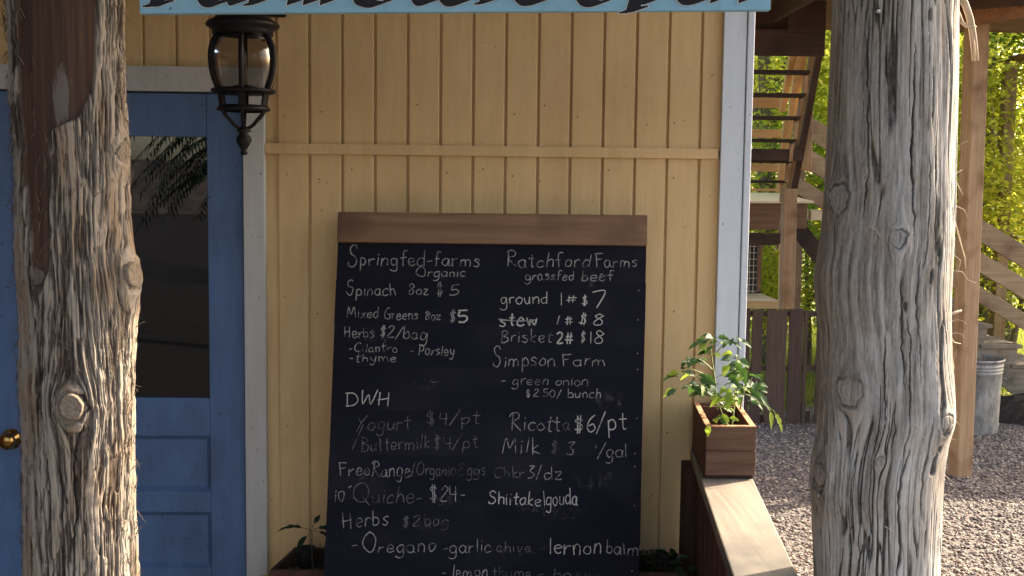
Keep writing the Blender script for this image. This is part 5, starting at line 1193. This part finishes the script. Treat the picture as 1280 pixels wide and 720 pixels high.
# mulch mound
cm = atz(1268, 530, GZ); mb = MB(); nn_ = 20; vs = []; fs = []
for i in range(nn_+1):
    for j in range(nn_+1):
        u, v = i/nn_*2-1, j/nn_*2-1; h = max(0, 1-(u*u+v*v))**.7*.24+random.uniform(0, .035)-.02
        vs.append((cm.x+.3+u*.75, cm.y+.25+v*.32, GZ+h))
fs = [(i*(nn_+1)+j, (i+1)*(nn_+1)+j, (i+1)*(nn_+1)+j+1, i*(nn_+1)+j+1) for i in range(nn_) for j in range(nn_)]
o = obj('mulch_pile', mb.add(vs, fs), M['mulch'], None, 0, False); tag(o, 'low pile of black mulch on the ground right of the galvanised bin', 'mulch pile')

# ================================================================== TREES
def tree_parts(seed, H, crown_r, z0, nleaf, lsize, lean=0):
    r = random.Random(seed); g_ = np.random.default_rng(seed); mb = MB(); tips = []
    def br(p, d, L, rad, lev):
        pts = [p]; rr = [rad]; n = 5; q = p
        for i in range(n):
            d = (d+Vector((r.uniform(-1, 1), r.uniform(-1, 1), r.uniform(-.3, .6)))*(.16+.06*lev)).normalized(); q = q+d*L/n; pts.append(q); rr.append(rad*(1-.82*(i+1)/n))
        mb.tube(pts, rr, 8 if lev < 2 else 5, False)
        if lev >= 1: tips.extend(pts[2:])
        if lev < 3:
            k = 7 if lev == 0 else 4
            for i in range(k):
                t = r.uniform(.22 if lev == 0 else .3, 1); j = min(n-1, int(t*n)); b = pts[j].lerp(pts[j+1], t*n-j)
                a = r.uniform(0, 6.28); dd_ = Vector((math.cos(a), math.sin(a), r.uniform(-.1, .7))).normalized()
                br(b, (dd_+d*.25).normalized(), L*(.42 if lev == 0 else .6)*r.uniform(.7, 1.1), rr[j]*.5, lev+1)
    br(Vector((0, 0, 0)), Vector((lean, 0, 1)).normalized(), H, H*.020, 0)
    T = np.array([tuple(t) for t in tips]); T = T[T[:, 2] > z0]
    c = T[g_.integers(0, len(T), nleaf)]; c = c+g_.normal(0, .24, (nleaf, 3))
    a = g_.uniform(0, 6.28, nleaf); e = g_.normal(0, .5, nleaf); s = lsize*g_.uniform(.6, 1.3, nleaf)
    d = np.stack([np.cos(a)*np.cos(e), np.sin(a)*np.cos(e), np.sin(e)], -1); w = np.stack([-np.sin(a), np.cos(a), g_.normal(0, .5, nleaf)], -1); w /= np.linalg.norm(w, axis=1)[:, None]
    V = np.stack([c, c+d*s[:, None]*.5+w*s[:, None]*.33, c+d*s[:, None]-np.array([0, 0, .15])*s[:, None], c+d*s[:, None]*.5-w*s[:, None]*.33], 1).reshape(-1, 3)
    return mb, V, np.arange(4*nleaf).reshape(-1, 4)
protos = []
for i, (H, z0, nl) in enumerate(((8.5, .9, 10500), (7, .6, 10000), (4.2, .25, 8000), (2.0, .03, 6500))):
    tb, V, Fc = tree_parts(40+i, H, 3, z0, nl, .088 if i < 3 else .06)
    tm = bpy.data.meshes.new('tree_trunk'); tm.from_pydata(tb.v, [], tb.f); tm.update(); tm.shade_smooth(); tm.materials.append(M['trunk'])
    lmh = npmesh('tree_leaves', V, Fc); lmh.materials.append(M['leaf_far'])
    lmh3 = lmh.copy(); lmh3.materials.clear(); lmh3.materials.append(M['leaf_dark'])
    lmh2 = lmh.copy(); lmh2.materials.clear(); lmh2.materials.append(M['leaf_mid'])
    protos.append((tm, lmh, lmh2, lmh3))
def add_tree(k, x, y, rz, s, green, label, z=GZ, group='trees beyond the fence'):
    t = thing(('tree', 'tree', 'sapling', 'shrub')[k], label, 'shrub' if k == 3 else 'tree', (x, y, z), group); t.rotation_euler = (0, 0, rz); t.scale = (s, s, s)
    link_('trunk', protos[k][0], t); link_('crown', protos[k][1+int(green)], t); return t
def link_(name, me, par):
    o = bpy.data.objects.new(name, me); COL.objects.link(o); o.parent = par; return o
TR = [(0, 4.3, 16.5, .3, 1.0, 0, 'tree with a pale trunk straight behind the open stair treads'),
      (2, 3.9, 13.2, 1.0, .9, 0, 'yellow green sapling between the picket fence and the hutch'),
      (2, 4.6, 14.0, 2.1, 1.1, 1, 'darker green sapling seen below the stair landing'),
      (1, 6.9, 15.0, 4.0, 1.0, 0, 'sunlit tree right of the square deck post'),
      (2, 7.6, 13.4, 5.0, 1.15, 1, 'deep green sapling behind the sloping stair rails at the right edge'),
      (2, 6.6, 12.9, 3.2, .95, 0, 'lime leafed sapling just behind the side stairs'),
      (1, 5.4, 18.0, 1.3, 1.1, 0, 'tall tree hidden mostly by the right cedar post'),
      (0, 7.8, 19.0, 2.2, 1.1, 0, 'tall yellow green tree far behind the side stairs'),
      (1, 2.6, 19.0, .9, 1.1, 1, 'tree far behind the store corner'),
      (2, 5.6, 13.6, 4.4, 1.1, 0, 'sapling behind the right cedar post'),
      (1, 4.6, 21.5, 2.9, 1.2, 0, 'distant tree showing between the stair treads'),
      (1, 6.8, 23.0, 5.5, 1.3, 0, 'distant tree above the sloping rails'),
      (2, 3.1, 14.5, 5.9, 1.1, 0, 'sapling behind the hutch')]
for (k, x, y, rz, s, gr, lb) in TR: add_tree(k, x, y, rz, s, gr, lb)
for (x, y, rz, s_, gr, lb) in ((3.0, 12.9, .4, 1.0, 0, 'leafy shrub behind the picket fence under the hutch'), (3.9, 13.6, 1.6, 1.15, 1, 'deeper green shrub behind the gap in the picket fence'),
    (4.9, 13.0, 2.5, 1.1, 0, 'shrub behind the right cedar post, beyond the fence'), (5.7, 14.6, .9, 1.3, 1, 'shrub behind the galvanised bin beyond the side stairs'),
    (6.6, 14.2, 3.9, 1.25, 0, 'bright shrub below the sloping stair rails'), (7.6, 14.8, 5.1, 1.4, 1, 'shrub at the right edge beyond the stair foot'), (2.2, 13.4, 5.5, 1.1, 1, 'shrub behind the store corner'),
    (3.6, 15.2, 2.9, 1.5, 0, 'larger shrub seen through the stair treads'), (6.9, 16.5, 1.1, 1.7, 0, 'larger shrub below the tall tree on the right')):
    add_tree(3, x, y, rz, s_, gr, lb, GZ, 'shrubs beyond the fence')
# two clear pale trunks behind the open stairs
mbw = MB()
bw = thing('tree', 'bare pale grey trunk showing between the stair treads', 'tree', (at(958, 300, 14.2).x, 14.2, GZ))
obj('trunk', MB().tube([Vector((at(956, 520, 14.2).x, 14.2, GZ)), at(960, 400, 14.2), at(957, 250, 14.2), at(961, 150, 14.2), at(957, 60, 14.2), at(962, -80, 14.2), at(955, -250, 14.2)], [.13, .12, .11, .115, .10, .09, .06], 12), M['trunk'], bw, 0, True)
for pts, w in (([(958, 130), (972, 100), (985, 70), (1000, 20)], .03), ([(960, 165), (946, 140), (936, 100)], .025), ([(960, 345), (985, 330), (1010, 300)], .03), ([(958, 220), (975, 210), (1030, 180)], .02)):
    obj('branch', MB().tube([at(x, y, 14.15) for x, y in pts], [w, w*.8, w*.6, w*.5][:len(pts)], 6), M['trunk'], bw, 0, True)
bt2 = thing('tree', 'dark slender trunk in the leaves right of the square deck post', 'tree', (at(1234, 300, 14).x, 14.0, GZ))
obj('trunk', MB().tube([Vector((at(1232, 520, 14).x, 14, GZ)), at(1231, 300, 14), at(1236, 180, 14), at(1232, 120, 14), at(1240, 40, 14), at(1236, -120, 14)], [.12, .10, .09, .08, .07, .05], 12), M['trunk'], bt2, 0, True)
# drooping pine behind the viewer: a dark silhouette in the door glass
PX, PYY = -2.45, -5.4
pine = thing('pine_tree', 'dark pine with drooping fronds behind the viewer, mirrored in the door glass', 'tree', (PX, PYY, gz(PYY)))
obj('trunk', MB().tube([(PX, PYY, -.2), (PX+.03, PYY, 2), (PX, PYY, 5.2)], [.13, .10, .03], 12), M['trunk'], pine, 0, True)
mbp = MB()
for i in range(80):
    z0f = 1.9+(i % 46)*.055; a = math.pi+random.uniform(-.5, .5) if i % 3 else random.uniform(0, 6.28); L = random.uniform(1.0, 1.55)*(1-.12*(z0f-1.9)/1.0 if z0f > 3 else 1)
    pts = []; 
    for t in range(9):
        q = t/8; pts.append(Vector((PX+math.cos(a)*L*q, PYY+math.sin(a)*L*q, z0f+.25*q-.95*q*q)))
    mbp.tube(pts, [.012-.010*t/8 for t in range(9)], 4, False)
    for t in range(60):
        q = (t+1)/61*8; j = min(7, int(q)); b = pts[j].lerp(pts[j+1], q-j); dd0 = (pts[j+1]-pts[j]).normalized()
        sd = Vector((-math.sin(a), math.cos(a), 0))*(1 if t % 2 else -1); d = (dd0*.6+sd*.8+Vector((0, 0, random.uniform(-.9, -.1)))).normalized(); l = random.uniform(.10, .2); wv = dd0*.017
        mbp.add([b-wv, b+wv, b+d*l], [(0, 1, 2)])
obj('frond', mbp, M['leaf_dark'], pine)['kind'] = 'stuff'
# trees behind the photographer (they shade the porch and show in the door glass)
for i, (k, x, y, s, lb) in enumerate([(0, -6.8, -7, 1.0, 'tree behind the viewer reflected in the door glass'), (1, -7, -4.5, 1.0, 'tree at the near left of the yard behind the viewer'), (0, -12, -6, 1.1, 'tree at the far left of the yard behind the viewer'), (0, -9, -10, 1.1, 'tree at the left of the yard behind the viewer'),
                                      (1, 3.5, -12, 1.0, 'tree across the yard behind the viewer'), (0, 8.5, -9, 1.0, 'tree at the right of the yard behind the viewer')]):
    add_tree(k, x, y, i*1.3, s, 2, lb, gz(y), 'trees behind the viewer')
